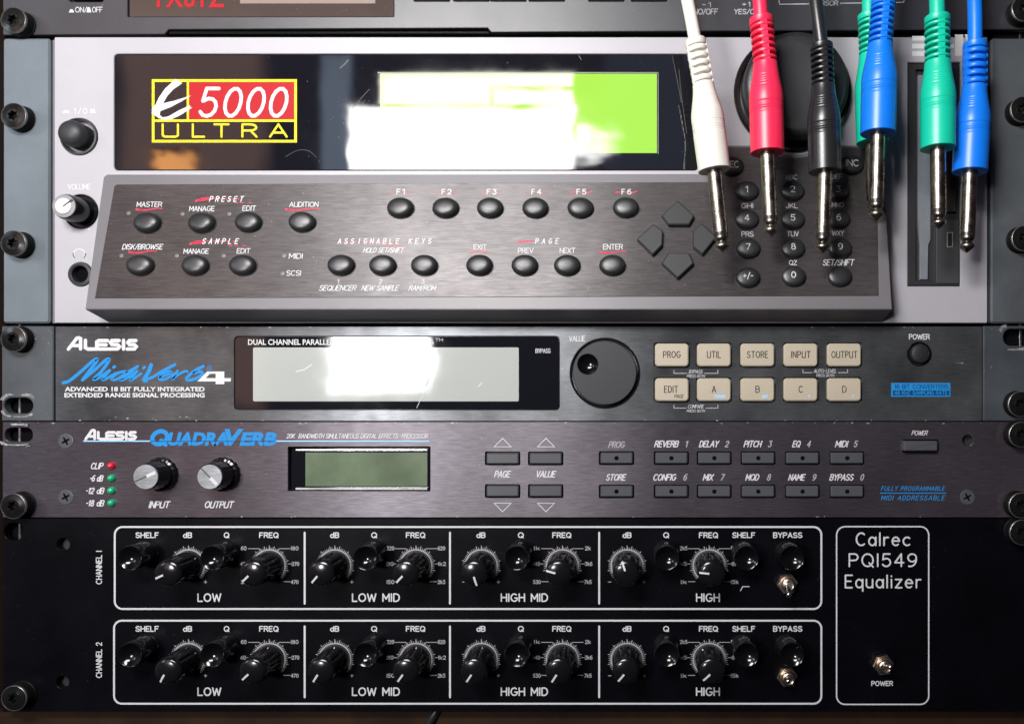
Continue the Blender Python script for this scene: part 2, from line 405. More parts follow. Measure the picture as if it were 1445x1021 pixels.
# ------------------------------------------------------------------ lettering
_cache = {}
def glyphs(s, shear=0.0, bold=0.0, space=1.0):
    key = (s, shear, bold, space)
    if key not in _cache:
        c = bpy.data.curves.new('text', 'FONT'); c.body = s; c.shear = shear; c.offset = bold; c.space_character = space
        c.resolution_u = 3; c.fill_mode = 'FRONT'
        o = bpy.data.objects.new('text', c); COL.objects.link(o)
        dg = bpy.context.evaluated_depsgraph_get(); me = bpy.data.meshes.new_from_object(o.evaluated_get(dg))
        vs = [tuple(v.co[:2]) for v in me.vertices]; fs = [tuple(p.vertices) for p in me.polygons]
        bpy.data.objects.remove(o); bpy.data.curves.remove(c); bpy.data.meshes.remove(me)
        _cache[key] = (vs, fs)
    return _cache[key]
def btext(bm, s, x0, x1, y0, y1, fr=P, h=.06, shear=0.0, bold=.01, space=1.0, mi=0, surf=0.0, rot=False):
    """print s so that it fills the surveyed box x0..x1, y0 (top)..y1 (bottom)"""
    vs, fs = glyphs(s, shear, bold, space)
    xs = [v[0] for v in vs]; ys = [v[1] for v in vs]
    a0, b1 = fr.at(x0, y0, surf); a1, b0 = fr.at(x1, y1, surf)
    ax, ay = min(xs), min(ys); fx = 1 / max(max(xs) - ax, 1e-6); fy = 1 / max(max(ys) - ay, 1e-6)
    nv = []
    for v in vs:
        u = (v[0] - ax) * fx; q = (v[1] - ay) * fy
        if rot: u, q = 1 - q, u
        nv.append(bm.verts.new((a0 + (a1 - a0) * u, b0 + (b1 - b0) * q, surf + h)))
    for f in fs:
        try: bm.faces.new([nv[i] for i in f]).material_index = mi
        except ValueError: pass
G = {}
def g(ch, w, *st): G[ch] = (w, st)
A_ = arc
g('A', .7, [(0, 0), (.35, 1), (.7, 0)], [(.12, .33), (.58, .33)])
g('B', .6, [(0, 0), (0, 1), (.36, 1)] + A_(.36, .76, .22, .24, 90, -90, 6) + [(0, .52)], [(.36, .52)] + A_(.36, .26, .24, .26, 90, -90, 6) + [(0, 0)])
g('C', .68, A_(.38, .5, .38, .5, 50, 310, 12))
g('D', .64, [(0, 0), (0, 1), (.26, 1)] + A_(.26, .5, .38, .5, 90, -90, 8) + [(0, 0)])
g('E', .54, [(.54, 1), (0, 1), (0, 0), (.54, 0)], [(0, .52), (.44, .52)])
g('F', .54, [(.54, 1), (0, 1), (0, 0)], [(0, .52), (.44, .52)])
g('G', .72, A_(.38, .5, .38, .5, 50, 350, 13) + [(.74, .45), (.45, .45)])
g('H', .62, [(0, 0), (0, 1)], [(.62, 0), (.62, 1)], [(0, .52), (.62, .52)])
g('I', .05, [(.02, 0), (.02, 1)])
g('L', .5, [(0, 1), (0, 0), (.5, 0)])
g('M', .72, [(0, 0), (0, 1), (.36, .3), (.72, 1), (.72, 0)])
g('N', .62, [(0, 0), (0, 1), (.62, 0), (.62, 1)])
g('O', .76, A_(.38, .5, .38, .5, 0, 360, 16))
g('P', .58, [(0, 0), (0, 1), (.34, 1)] + A_(.34, .74, .25, .26, 90, -90, 6) + [(0, .48)])
g('Q', .76, A_(.38, .5, .38, .5, 0, 360, 16), [(.48, .28), (.76, -.04)])
g('R', .6, [(0, 0), (0, 1), (.34, 1)] + A_(.34, .75, .25, .25, 90, -90, 6) + [(0, .5)], [(.34, .5), (.6, 0)])
g('S', .6, A_(.3, .75, .28, .25, 30, 200, 8) + [(.12, .56), (.48, .44)] + A_(.3, .25, .3, .25, 20, -160, 8))
g('U', .66, [(0, 1), (0, .2)] + A_(.15, .15, .15, .15, 180, 270, 4) + A_(.51, .15, .15, .15, 270, 360, 4) + [(.66, 1)])
g('T', .66, [(0, 1), (.66, 1)], [(.33, 1), (.33, 0)])
g('W', .95, [(0, 1), (.22, 0), (.475, .9), (.73, 0), (.95, 1)])
g('Y', .62, [(0, 1), (.31, .5), (.62, 1)], [(.31, .5), (.31, 0)])
g('a', .55, A_(.27, .33, .27, .33, 0, 360, 12), [(.55, .66), (.55, 0)])
g('c', .5, A_(.3, .33, .3, .33, 50, 310, 10))
g('d', .55, A_(.27, .33, .27, .33, 0, 360, 12), [(.55, 1), (.55, 0)])
g('e', .58, [(.02, .36), (.56, .36)] + A_(.29, .33, .28, .33, 5, 315, 12))
g('i', .05, [(.02, 0), (.02, .66)], [(.02, .9), (.02, .93)])
g('k', .45, [(0, 0), (0, 1)], [(.42, .66), (0, .28)], [(.16, .4), (.45, 0)])
g('l', .05, [(.02, 0), (.02, 1)])
g('q', .55, A_(.27, .33, .27, .33, 0, 360, 12), [(.55, .66), (.55, -.28)])
g('r', .34, [(0, 0), (0, .66)], [(0, .4)] + A_(.26, .4, .26, .26, 180, 70, 5))
g('u', .5, [(0, .66), (0, .22)] + A_(.25, .22, .25, .22, 180, 360, 6) + [(.5, .66)], [(.5, .2), (.5, 0)])
g('z', .5, [(0, .66), (.5, .66), (0, 0), (.5, 0)])
g('0', .6, A_(.3, .5, .3, .5, 0, 360, 14)); g('1', .05, [(.02, 0), (.02, 1)])
g('2', .58, A_(.29, .72, .28, .28, 170, -30, 8) + [(0, 0), (.58, 0)])
g('3', .56, [(.02, 1), (.54, 1), (.26, .6)] + A_(.26, .3, .29, .3, 90, -150, 9))
g('4', .6, [(.44, 0), (.44, 1), (0, .3), (.6, .3)])
g('5', .56, [(.52, 1), (.08, 1), (.03, .55)] + A_(.26, .32, .29, .32, 130, -150, 9))
g('6', .58, A_(.42, .42, .42, .58, 75, 185, 7), A_(.29, .31, .29, .31, 180, 540, 14)); g('one', .26, [(0, .78), (.2, 1), (.2, 0)]); g('7', .55, [(0, 1), (.55, 1), (.15, 0)])
g('8', .56, A_(.28, .76, .22, .24, -90, 270, 10), A_(.28, .26, .28, .26, 90, 450, 12))
g('9', .58, A_(.29, .69, .29, .31, 0, 360, 14), A_(.16, .58, .42, .58, 5, -105, 7))
g('+', .5, [(0, .5), (.5, .5)], [(.25, .25), (.25, .75)]); g('-', .3, [(0, .5), (.3, .5)]); g(' ', .34)
def strokes(bm, s, x0, x1, y0, y1, w, fr=P, h=.06, gap=.24, slant=0.0, rot=False, mi=0):
    """round monoline lettering filling the surveyed box (cap height y0..y1); w = stroke width in mm"""
    tot = sum(G[c][0] for c in s) + gap * (len(s) - 1); h0 = h
    a0, b1 = fr.at(x0, y0); a1, b0 = fr.at(x1, y1); pen = 0
    for c in s:
        wd, st = G[c]; h = h0 + (.006 if s.index(c) % 2 else 0)
        for q in st:
            pp = []
            for (u, v) in q:
                U = (pen + u) / tot; V = v
                if rot: pp.append((a0 + (a1 - a0) * (1 - V), b0 + (b1 - b0) * U))
                else: pp.append((a0 + (a1 - a0) * U + slant * V * (b1 - b0), b0 + (b1 - b0) * V))
            for sp_ in split(pp): ribbon(bm, sp_, w, h, mi=mi); h += .0015
        pen += wd + gap
g('J', .45, [(.42, 1), (.42, .25)] + A_(.21, .22, .21, .22, 0, -180, 6))
g('K', .6, [(0, 0), (0, 1)], [(.56, 1), (0, .42)], [(.2, .6), (.6, 0)])
g('V', .66, [(0, 1), (.33, 0), (.66, 1)]); g('X', .62, [(0, 0), (.62, 1)], [(0, 1), (.62, 0)]); g('Z', .6, [(0, 1), (.6, 1), (0, 0), (.6, 0)])
g('/', .4, [(0, -.05), (.4, 1.05)]); g('.', .1, [(.03, 0), (.07, .06)])
def text(bm, s, x0, x1, y0, y1, fr=P, h=.06, shear=0.0, bold=.01, space=1.0, mi=0, surf=0.0, rot=False):
    """plain sans lettering filling the surveyed box"""
    k = .125 if bold <= .006 else .155 if bold < .02 else .19 if bold < .03 else .25
    a0, b1 = fr.at(x0, y0, surf); a1, b0 = fr.at(x1, y1, surf); H = b1 - b0; w = k * H
    a0 += w / 2; a1 -= w / 2; b0 += w / 2; b1 -= w / 2; H = b1 - b0
    gap = .20 + .16 * (space - 1) * 5 + (k - .15) * 1.2
    tot = max(.1, sum(G[c][0] for c in s) + gap * (len(s) - 1)); pen = 0
    sl = shear * H; W = a1 - a0 - sl
    if len(s) == 1 and s != '1': W = max(W, .46 * H)
    if s == 'I': a0 = (a0 + a1) / 2; W = .1
    s = ['one' if c == '1' else c for c in s]
    if s == ['one']: W = max(W, .3 * H); tot = .26
    for i_, c in enumerate(s):
        wd, st = G[c]; hh = h + (.008 if i_ % 2 else 0)
        for q in st:
            for sp_ in split([(a0 + W * (pen + u) / tot + sl * v, b0 + H * v) for u, v in q]): ribbon(bm, sp_, w, surf + hh, mi=mi); hh += .0015
        pen += wd + gap
def pxs(pts, fr=P, surf=0): return [fr.at(x, y, surf) for x, y in pts]
def box(x0, y0, x1, y1, r=0, fr=P, surf=0, n=5):
    a0, b1 = fr.at(x0, y0, surf); a1, b0 = fr.at(x1, y1, surf); return rrect(a0, b0, a1, b1, r * S, n)
def line(bm, pts, wpx, fr=P, h=.06, closed=False, mi=0, surf=0): ribbon(bm, pxs(pts, fr, surf), wpx * S, h + surf, closed, mi=mi)
def rot_bar(cx, cy, L, W, a):
    c, s = math.cos(a), math.sin(a); return [(cx + x * c - y * s, cy + x * s + y * c) for x, y in ((-L / 2, -W / 2), (L / 2, -W / 2), (L / 2, W / 2), (-L / 2, W / 2))]
def base_pos(px, py): return P.pt(*P.at(px, py), 0)
def body(parent, y0, y1, depth=230, x0=48, x1=1400):
    bm = NB(); plate(bm, box(x0, y0, x1, y1), -depth, -3.4); sheet(bm, box(x0, y0, x1, y1), -depth); emit('chassis', bm, M['steel_black'], parent)

# ------------------------------------------------------------------ rack case and rails
case = thing('rack_case', 'dark brown wooden rack case edge behind and below the equipment', 'rack case', base_pos(722, 1040))
bm = NB(); plate(bm, box(-260, 1001, 1700, 1120), -300, -6.5, bev=.8); emit('bottom_board', bm, M['wood'], case)
for sx in ((-90, 3.5), (1466, 1560)):
    bm = NB(); plate(bm, box(sx[0], -160, sx[1], 1000), -300, -1.2, bev=.8); emit('side_board', bm, M['woodside'], case)
for i, (a, b, nm) in enumerate(((4.5, 47, 'left'), (1408, 1464, 'right'))):
    r = thing('rack_rail', f'black steel rack rail behind the {nm} ends of the panels', 'rack rail', base_pos((a + b) / 2, 1000), 'rack rails')
    bm = NB(); plate(bm, box(a, -160, b, 1000), -6.5, -4.4, bev=.3); emit('rail_face', bm, M['black_void'], r)
    bm = NB(); plate(bm, box(a + (12 if i == 0 else 36), -160, a + (15.5 if i == 0 else 39.5), 1000), -4.4, -3.6, bev=.2); emit('rail_lip', bm, M['bright'], r)

# ================================================================== 1. top unit
T1 = thing('synthesizer_module', 'dark grey half-seen rack unit at the very top, with smoky brown window and red lettering', 'rack unit', base_pos(722, 46))
body(T1, -88, 40)
def edge_y(x): return 49.5 - 8.0 * (x / 1400)
pl = [(4, -92), (1442, -92), (1462, edge_y(1445)), (700, edge_y(700)), (693, edge_y(693)), (688, 39.5), (238, 41.5), (232, edge_y(232)), (4, edge_y(4))]
bm = NB(); plate(bm, pxs(pl), -3, 0, [box(97, -40, 146, 3, 4), box(180, -70, 556, 24, 1)], bev=.25, floor=-2.2)
emit('front_panel', bm, M['top_panel'], T1)
bm = NB(); plate(bm, box(236, 42.5, 690, 46.3), -6, -.9, bev=.5); emit('slot_lip', bm, M['gloss'], T1)
bm = NB(); sheet(bm, box(182, -68, 555, 23), -.5); win = emit('display_window', bm, M['smoky'], T1)
bm = NB(); sheet(bm, box(338, -60, 529, 4.5), -.42); emit('screen', bm, M['smoky2'], win)
bm = NB(); btext(bm, 'TX81Z', 213, 316, -18, 10.5, h=-.36, bold=.02, space=1.1); emit('lettering', bm, M['red'], win)
bm = NB(); plate(bm, box(100, -38, 143, 0.5, 3), -2, 2.2, bev=.4); emit('power_button', bm, M['gloss'], T1)
first = None
for x in (582, 638, 690, 744):
    at = (*P.at(x + 27, -11), 0)
    if not first:
        bm = NB(); a, b = P.at(x + 27, -11); plate(bm, rrect(a - 8.4, b - 4.4, a + 8.4, b + 8, .5), 0, 1.2, bev=.3); first = emit('button', bm, M['satin'], T1, at=at)
    else: dup(first, T1, P, at)
for x in (828, 888): dup(first, T1, P, (*P.at(x + 27, -11), 0))
bm = NB()
text(bm, 'ON/', 106, 123, 10, 18, bold=0); text(bm, 'OFF', 130, 145, 10, 18, bold=0)
sheet(bm, pxs([(97, 18), (99.5, 13.5), (102.5, 13.5), (105, 18)]), .06); sheet(bm, pxs([(122, 18), (123.5, 10.5), (127, 10.5), (129, 18)]), .06)
text(bm, '-1', 991, 1001, 3.5, 10.5, bold=0, space=1.2); text(bm, 'NO/OFF', 979, 1013.5, 12.5, 21, bold=0, shear=.1)
text(bm, '+1', 1047, 1057, 3, 10, bold=0, space=1.2); text(bm, 'YES/ON', 1035.5, 1072, 13, 20.5, bold=0, shear=.1)
text(bm, 'CURSOR', 1146, 1183, 1, 8.5, bold=0, shear=.1)
line(bm, [(1186, 5), (1275, 3.6), (1276.5, -2)], 1.1); line(bm, [(1142, 6), (1100, 6.3), (1099, 0)], 1.1)
emit('lettering', bm, M['dimwhite'], T1)

# ================================================================== 2. sampler
T2 = thing('sampler', 'tall silver grey sampler with lit green screen, sloping keypad and big black dial', 'rack unit', base_pos(722, 457))
body(T2, 58, 452)
DCX, DCY = 1118, 132
bm = NB()
plate(bm, box(76.5, 52.5, 1393.5, 455.5, 1.5), -3, 0,
      [box(160.5, 76, 986, 240.5, 6), circ(*P.at(112, 193), 26 * S), circ(*P.at(114, 298.5), 24.5 * S), circ(*P.at(114, 387), 17 * S), box(1281, 88, 1355.5, 404)],
      bev=.3, floor=-2.6)
emit('front_panel', bm, M['chassis'], T2)
for (a, b, m) in ((5, 71, M['ear_steel']), (1398, 1462, M['ear_shaded'])):
    bm = NB(); plate(bm, box(a, 54.5, b, 456, 4), -3, .5, bev=.7); o = emit('rack_ear', bm, m, T2)
    if a == 5: LE = o
bm = NB(); plate(bm, box(71.5, 55, 76, 455.5), -3.2, -1.2); emit('gap_strip', bm, M['housing'], T2)
# display window
bm = NB(); plate(bm, box(161.5, 77.5, 985, 239.5, 5.5), -2.6, -.12, bev=.12)
win = emit('display_window', bm, M['acrylic'], T2)
WH = -.12
bm = NB(); sheet(bm, box(536.5, 104, 927, 216), WH + .05); emit('screen', bm, M['lcd_green'], win)
bm = NB(); line(bm, [(533, 102.5), (928, 102.5)], 1.0, h=WH + .05); line(bm, [(928.7, 103), (928.7, 217)], .8, h=WH + .05)
emit('screen_edge', bm, M['capgrey'], win)
bm = NB()                                         # scratches and specks
ribbon(bm, spline([(*q_, 0) for q_ in pxs([(958, 98), (961, 130), (965, 160), (969, 188)])], 5), .7 * S, WH + .03); line(bm, [(480, 96), (487, 90), (491, 85)], 2.2, h=WH + .03)
line(bm, [(497, 153), (510, 138), (521, 126)], .6, h=WH + .03); ribbon(bm, spline([(*q_, 0) for q_ in pxs([(403, 221), (420, 212), (436, 213), (446, 222)])], 5), .5 * S, WH + .03)
line(bm, [(897, 118), (901, 136)], .5, h=WH + .03); line(bm, [(817, 76.9 + 2), (820, 84)], 1.2, h=WH + .03)
for i in range(60):
    x = random.gauss(505, 14) if i < 34 else random.uniform(165, 980); y = random.uniform(140, 205) if i < 34 else random.uniform(80, 236)
    sheet(bm, circ(*P.at(x, y), random.uniform(.10, .26), 8), WH + .03)
emit('scratches', bm, M['scratch'], win)
bm = NB()                                         # badge
def fr_(x0, y0, x1, y1, wpx, mi): line(bm, [(x0, y0), (x1, y0), (x1, y1), (x0, y1)], wpx, closed=True, mi=mi, h=WH + .06)
fr_(216, 113.8, 417, 199.3, 3.8, 0)
line(bm, [(216, 170.3), (417, 170.3)], 3.4, h=WH + .07); line(bm, [(265, 114), (265, 170)], 3.2, h=WH + .08)
sheet(bm, box(266.8, 115.8, 415, 168.5), WH + .05, 1)
for i, c_ in enumerate('5000'):
    x0 = 278.5 + (0, 33.2, 65.6, 97.6)[i]
    strokes(bm, c_, x0 + 2.4, x0 + 24.2, 125, 164, 5.0 * S, h=WH + .10 + .005 * i, slant=.20, mi=2)
zz = lambda pts: [(200 + x / 6.283, 100 + y / 6.283) for x, y in pts]
for s_, x0, x1 in (('U', 229.5, 251), ('L', 272, 288), ('T', 302.5, 322.5), ('R', 342, 362), ('A', 381, 404.5)):
    strokes(bm, s_, x0, x1, 175.5, 193, 3.0 * S, h=WH + .09)
E1 = [(300, 72), (360, 110), (280, 165), (225, 225), (190, 288), (300, 262), (440, 218), (360, 268), (250, 325), (165, 358), (160, 392), (185, 412), (235, 405), (330, 350), (430, 305), (430, 325), (450, 325),
      (340, 395), (270, 428), (205, 438), (150, 420), (88, 375), (90, 330), (120, 305), (150, 240), (205, 160)]
sheet(bm, pxs(zz(E1)), WH + .11, 2)
emit('logo', bm, [M['yellow'], M['red'], M['white']], win)
# power button, volume, phones
bm = NB(); a, b = P.at(112, 193); lathe(bm, [(26.5 * S, .1), (25.8 * S, .9), (23.6 * S, 1.0), (23.2 * S, .3), (22.8 * S, -2.5)], a, b, 48); po = emit('button_surround', bm, M['satin'], T2)
bm = NB(); lathe(bm, [(18.2 * S, -2.5), (18 * S, 4.6), (17 * S, 5.6), (14 * S, 6.6), (8 * S, 7.4), (0, 7.7)], a, b, 40); emit('power_button', bm, M['padgrey'], T2)
a, b = P.at(114, 298.5)
bm = NB(); lathe(bm, [(24.4 * S, .08), (23.6 * S, .5), (22 * S, -.4), (0, -.6)], a, b, 48); emit('knob_well', bm, M['gloss'], T2)
bm = NB(); lathe(bm, [(18 * S, -.5), (17.6 * S, 8.6), (16.4 * S, 9.6), (16.2 * S, 9.8), (0, 9.8)], a, b, 48, flute=lambda t, h: 1 + (.012 * math.cos(t * 24) if h < 9 else 0)); kn = emit('volume_knob', bm, M['gloss'], T2)
bm = NB(); lathe(bm, [(16 * S, 9.6), (15.6 * S, 10.2), (11.4 * S, 10.35), (11.2 * S, 10.3)], a, b, 40); emit('collar', bm, M['capgrey'], kn)
bm = NB(); lathe(bm, [(11.2 * S, 10.2), (10.6 * S, 10.7), (0, 10.8)], a, b, 40); emit('cap', bm, M['capwhite'], kn)
bm = NB(); ribbon(bm, [(a + .3, b - .2), (a + 4.2, b + 2.8)], .5, 10.9); emit('pointer', bm, M['darkprint'], kn)
a, b = P.at(114, 387)
bm = NB(); lathe(bm, [(17 * S, .1), (16.4 * S, .8), (13 * S, 1.0), (11.5 * S, .6), (11 * S, -2.4)], a, b, 40); jk = emit('headphone_jack', bm, M['padgrey'], T2)
bm = NB(); lathe(bm, [(11.2 * S, -2), (0, -2.1)], a, b, 32); emit('socket_hole', bm, M['black_void'], jk)
# floppy drive
bm = NB(); plate(bm, box(1282, 89.5, 1354.5, 402.5, 1), -2.6, -.3, [box(1293, 98, 1318, 395, 1)], bev=.25, floor=-2); fd = emit('floppy_drive', bm, M['drive'], T2)
bm = NB(); plate(bm, pxs([(1296.5, 105), (1314, 105), (1314, 338), (1311, 345), (1310, 394), (1299, 394), (1299, 345), (1296.5, 310)]), -2, -.6, bev=.2); emit('shutter', bm, M['shutter'], fd)
bm = NB(); plate(bm, box(1321, 310, 1353, 400, 1), -.4, .25, bev=.2); emit('lower_face', bm, M['drive2'], fd)
bm = NB(); plate(bm, box(1335.5, 328.5, 1343.5, 348.5), .2, .5, bev=.1); line(bm, [(1336, 328.5), (1343.4, 328.5), (1343.4, 348.5), (1336, 348.5)], .9, h=.56, closed=True, mi=1); emit('activity_light', bm, [M['drive'], M['greyprint']], fd)
bm = NB(); plate(bm, box(1333, 170, 1348, 300, 1), -.6, 1.2, bev=.3); emit('eject_button', bm, M['steel_black'], fd)
# keypad housing
XL, XR = 154, 1244
kz = lambda py: K.at(CX, py)[1]
def kx(x): return WX(x)
nc = (WX(DCX), WZ(DCY))
def kb(py):                                    # local b on slope for real height py
    z = WZ(py); return (z - K.o.z) / K.v.z
notch = []
R_ = 88 * S
for i in range(17):
    t = math.radians(-28 - 124 * i / 16); notch.append((nc[0] + R_ * math.cos(t), nc[1] + R_ * math.sin(t)))
topz = WZ(206)
notch = [(x, (z - K.o.z) / K.v.z) for x, z in notch if z < topz]
outl = [(kx(XL), 0), (kx(XR), 0), (kx(XR), kb(209)), (kx(XR - 5), kb(206))] + [(notch[0][0], kb(206))] + notch + [(notch[-1][0], kb(206))] + [(kx(1014), kb(206)), (kx(1009), kb(209)), (kx(1006), kb(243)), (kx(1000), kb(249.5)), (kx(XL + 4), kb(249.5)), (kx(XL), kb(253))]
bm = NB()
top = [bm.verts.new(K.pt(x, y, 0)) for x, y in outl]; bt = []
for i, (x, y) in enumerate(outl):
    p_ = K.pt(x, y, 0); z = p_.z
    if i < 2: z = WZ(454.5)
    bt.append(bm.verts.new((p_.x, -0.02, z)))
fc = bm.faces.new(top); wall(bm, top, bt)
bmesh.ops.bevel(bm, geom=[e for e in fc.edges], offset=.55, segments=2, affect='EDGES', clamp_overlap=True)
hs = emit('keypad_housing', bm, M['housing'], T2, local=True, at=K.pt(0, 0, 0))
bm = NB()
n2 = []
for i in range(17):
    t = math.radians(-28 - 124 * i / 16); n2.append((nc[0] + 93 * S * math.cos(t), nc[1] + 93 * S * math.sin(t)))
n2 = [(x, (z - K.o.z) / K.v.z) for x, z in n2 if z < WZ(209)]
q = lambda x, y: K.at(x, y)
fp = [q(134, 421), q(1240, 417.5), q(1237, 208)] + [(n2[0][0], q(1200, 208)[1])] + n2 + [(n2[-1][0], q(1040, 208)[1])] + [q(1014, 208), q(1007, 250), q(1001, 257), q(165, 260.5), q(161.5, 263)]
plate(bm, fp, -.1, .22, bev=.18); emit('face_plate', bm, M['face'], hs, fr=K)
F0 = .22
# oval buttons
def oval(name, px, py, proto=None, sx=5.95, sy=4.75, hh=3.4, label=None, parent=T2):
    a, b = K.at(px, py, 2.2); at = (a, b, F0)
    if proto:
        c = dup(proto, parent, K, at, label); c.rotation_euler = (random.uniform(-.05, .05), random.uniform(-.03, .03), random.uniform(-.05, .05)); return c
    bm = NB(); lathe(bm, [(sx * 1.06, F0 - .05), (sx * 1.06, F0 + .15), (sx, F0 + .16), (sx, F0 + hh * .35), (sx * .95, F0 + hh * .62), (sx * .82, F0 + hh * .83), (sx * .6, F0 + hh * .95), (sx * .3, F0 + hh), (0, F0 + hh * 1.01)], a, b, 40, sy=sy / sx)
    return emit(name, bm, M['rubber'], parent, fr=K, at=at, label=label, angle=50)
b0 = oval('button', 206, 313)
for x, y in ((283, 313), (349, 312), (425, 312), (564, 292), (628, 292), (691, 292), (755, 292), (819, 292), (883, 291.5), (196, 373), (274, 373), (341, 373), (480, 373), (539, 373), (598, 373), (676, 373), (740, 373), (800, 373), (864, 373)):
    oval('button', x, y, b0)
# arrow pads
def zp(pts): return [(880 + x / 2.557, 180 + y / 2.557) for x, y in pts]
for pts in ([(195, 260), (258, 318), (238, 353), (160, 353), (133, 318)], [(107, 345), (144, 372), (142, 425), (105, 463), (43, 403)],
            [(283, 342), (338, 395), (285, 461), (247, 432), (247, 372)], [(160, 450), (237, 450), (256, 490), (195, 547), (133, 490)]):
    bm = NB(); pp = ccw(pxs(zp(pts), K, 2.4)); pp = inset(pp, .25)
    rr = []
    for i in range(len(pp)):
        A, B_, C = Vector(pp[i - 1]), Vector(pp[i]), Vector(pp[(i + 1) % len(pp)])
        for t in (.12, .04): rr.append(tuple(B_ + (A - B_) * t))
        for t in (.04, .12): rr.append(tuple(B_ + (C - B_) * t))
    plate(bm, rr, F0 - .05, F0 + 2.5, bev=.55); emit('arrow_key', bm, M['padgrey'], T2, fr=K)
# number keys
b1 = None
keys = {'1': (445, 225), '2': (610, 225), '3': (775, 225), '4': (445, 327), '5': (611, 327), '6': (776, 325), '7': (450, 432), '8': (612, 432), '9': (782, 432), '+/-': (449, 537), '0': (614, 533), '.': (781, 533), 'DEC': (391, 135), 'INC': (825, 130)}
for s_, p_ in keys.items():
    x, y = zp([p_])[0]
    k_ = oval('number_key', x, y, b1, 5.5, 4.7, 2.6); b1 = b1 or k_
    bm = NB(); hw = {'DEC': 9.5, 'INC': 9.5, '+/-': 7.5, '.': 1.2, '1': 2.2}.get(s_, 3.6); hh = 4.6 if len(s_) < 3 else 4.8
    if s_ == '.': hh = 1.2
    a0, bb = K.at(x, y, 2.9)
    text(bm, s_, x - hw, x + hw, y - hh - 1, y + hh - 1, fr=K, surf=2.72, h=.12, bold=0.005)
    emit('lettering', bm, M['white'], k_, fr=K, at=(*K.at(x, y, 2.2), F0))
# dial
bm = NB(); a, b = P.at(DCX, DCY)
lathe(bm, [(83 * S, 0), (83 * S, 1.6), (81.5 * S, 2.2), (78 * S, 2.2), (77 * S, 1.4), (74.5 * S, .6), (73 * S, .6)], a, b, 96); emit('dial_ring', bm, M['gloss'], T2)
bm = NB(); lathe(bm, [(77.0 * S, 1.55), (76.2 * S, 1.9), (75.6 * S, 1.5)], a, b, 96); emit('dial_highlight', bm, M['bright'], T2)  # bright ring put in as the bevel's highlight
bm = NB(); lathe(bm, [(73 * S, .4), (72.4 * S, 8.5), (71 * S, 10.6), (68 * S, 11.8), (62 * S, 12.3), (50 * S, 12.1), (30 * S, 11.5), (12 * S, 11.2), (0, 11.1)], a, b, 96); emit('jog_dial', bm, M['satin'], T2, angle=50)
# lettering on the chassis
bm = NB()
text(bm, '1/0', 104.5, 121.5, 152.5, 161, bold=0, space=1.25)
sheet(bm, pxs([(88, 159.5), (91, 156), (96, 156), (99, 159.5)]), .06); sheet(bm, pxs([(126, 159.5), (128, 158), (128, 154), (134, 154), (134, 158), (136.5, 159.5)]), .06)
text(bm, 'VOLUME', 95.5, 128, 259.5, 267.5, bold=0)
sheet(bm, circ(*P.at(98.5, 323.5), .4, 10), .06); sheet(bm, circ(*P.at(126, 323.5), .4, 10), .06)
line(bm, [(105.3, 364), (103.3, 360)] + [(112 + 8.7 * math.cos(math.radians(t)), 359.5 - 8.2 * math.sin(math.radians(t))) for t in range(180, -1, -15)] + [(120.7, 360), (118.7, 364)], 1.3)
line(bm, [(104, 358), (104.6, 364)], 2.6); line(bm, [(120, 358), (119.4, 364)], 2.6)
emit('lettering', bm, M['white'], T2)
bm = NB()
for y in (54.5, 65.5, 76): sheet(bm, box(1287, y - 3.4, 1308, y + 3.2), .06); sheet(bm, box(1308, y - 3.4, 1330, y + 3.2), .06)
sheet(bm, box(1338, 63, 1346, 68), .06); sheet(bm, box(1347.5, 49, 1359, 79), .06); sheet(bm, pxs([(1361, 49), (1367, 49), (1371, 62), (1368, 66)]), .06)
sheet(bm, box(1374, 49, 1385, 79), .06)
emit('logo', bm, M['silver'], T2)
# lettering on the keypad
bm = NB()
def kt(s_, x0, x1, y0, y1, **kw):
    kw.setdefault('bold', .004); text(bm, s_, x0, x1, y0, y1, fr=K, h=F0 + .06, **kw)
kt('MASTER', 194, 229, 285, 292.5); kt('MANAGE', 268, 303, 291, 298.5); kt('EDIT', 343, 361.5, 290.5, 298); kt('AUDITION', 409, 449.5, 285, 292.5)
kt('DISK/BROWSE', 173.5, 230.5, 344.5, 352.5, shear=.12); kt('MANAGE', 260, 295, 351, 358.5); kt('EDIT', 335, 353.5, 350.5, 358)
for s_, x0, x1, y0 in (('PRESET', 296, 347, 277), ('SAMPLE', 286, 341, 336.5)):
    st = (x1 - x0) / 6
    for i, c_ in enumerate(s_): kt(c_, x0 + st * i, x0 + st * i + 5.6, y0, y0 + 8.2, shear=.2, bold=.015)
s_ = 'ASSIGNABLE KEYS'; st = (613 - 477) / 15
for i, c_ in enumerate(s_):
    if c_ != ' ': kt(c_, 477 + st * i + (2 if c_ == 'I' else 0), 477 + st * i + (3 if c_ == 'I' else 5.6), 336.5, 344.5, shear=.15, bold=.015)
for i, c_ in enumerate('PAGE'): kt(c_, 755 + 9.5 * i, 755 + 9.5 * i + 5.8, 336.5, 344.5, shear=.15, bold=.015)
kt('HOLD SET/SHIFT', 512.5, 571, 349.5, 357, shear=.3, bold=-.004)
for i, x in enumerate((560, 623.5, 687, 750, 813.5, 877)): kt('F', x, x + 5, 267, 275, bold=.015); kt(str(i + 1), x + 9 - 1, x + 9 + 5 - (2 if i == 0 else 0), 267, 275, bold=.015)
kt('EXIT', 668.5, 687, 345, 352.5); kt('PREV', 731, 753, 350, 357.5); kt('NEXT', 790, 812, 350, 357.5); kt('ENTER', 851, 879, 344.5, 352.5)
kt('MIDI', 408.5, 427.5, 357.5, 365.5); kt('SCSI', 405, 425, 381.5, 389.5)
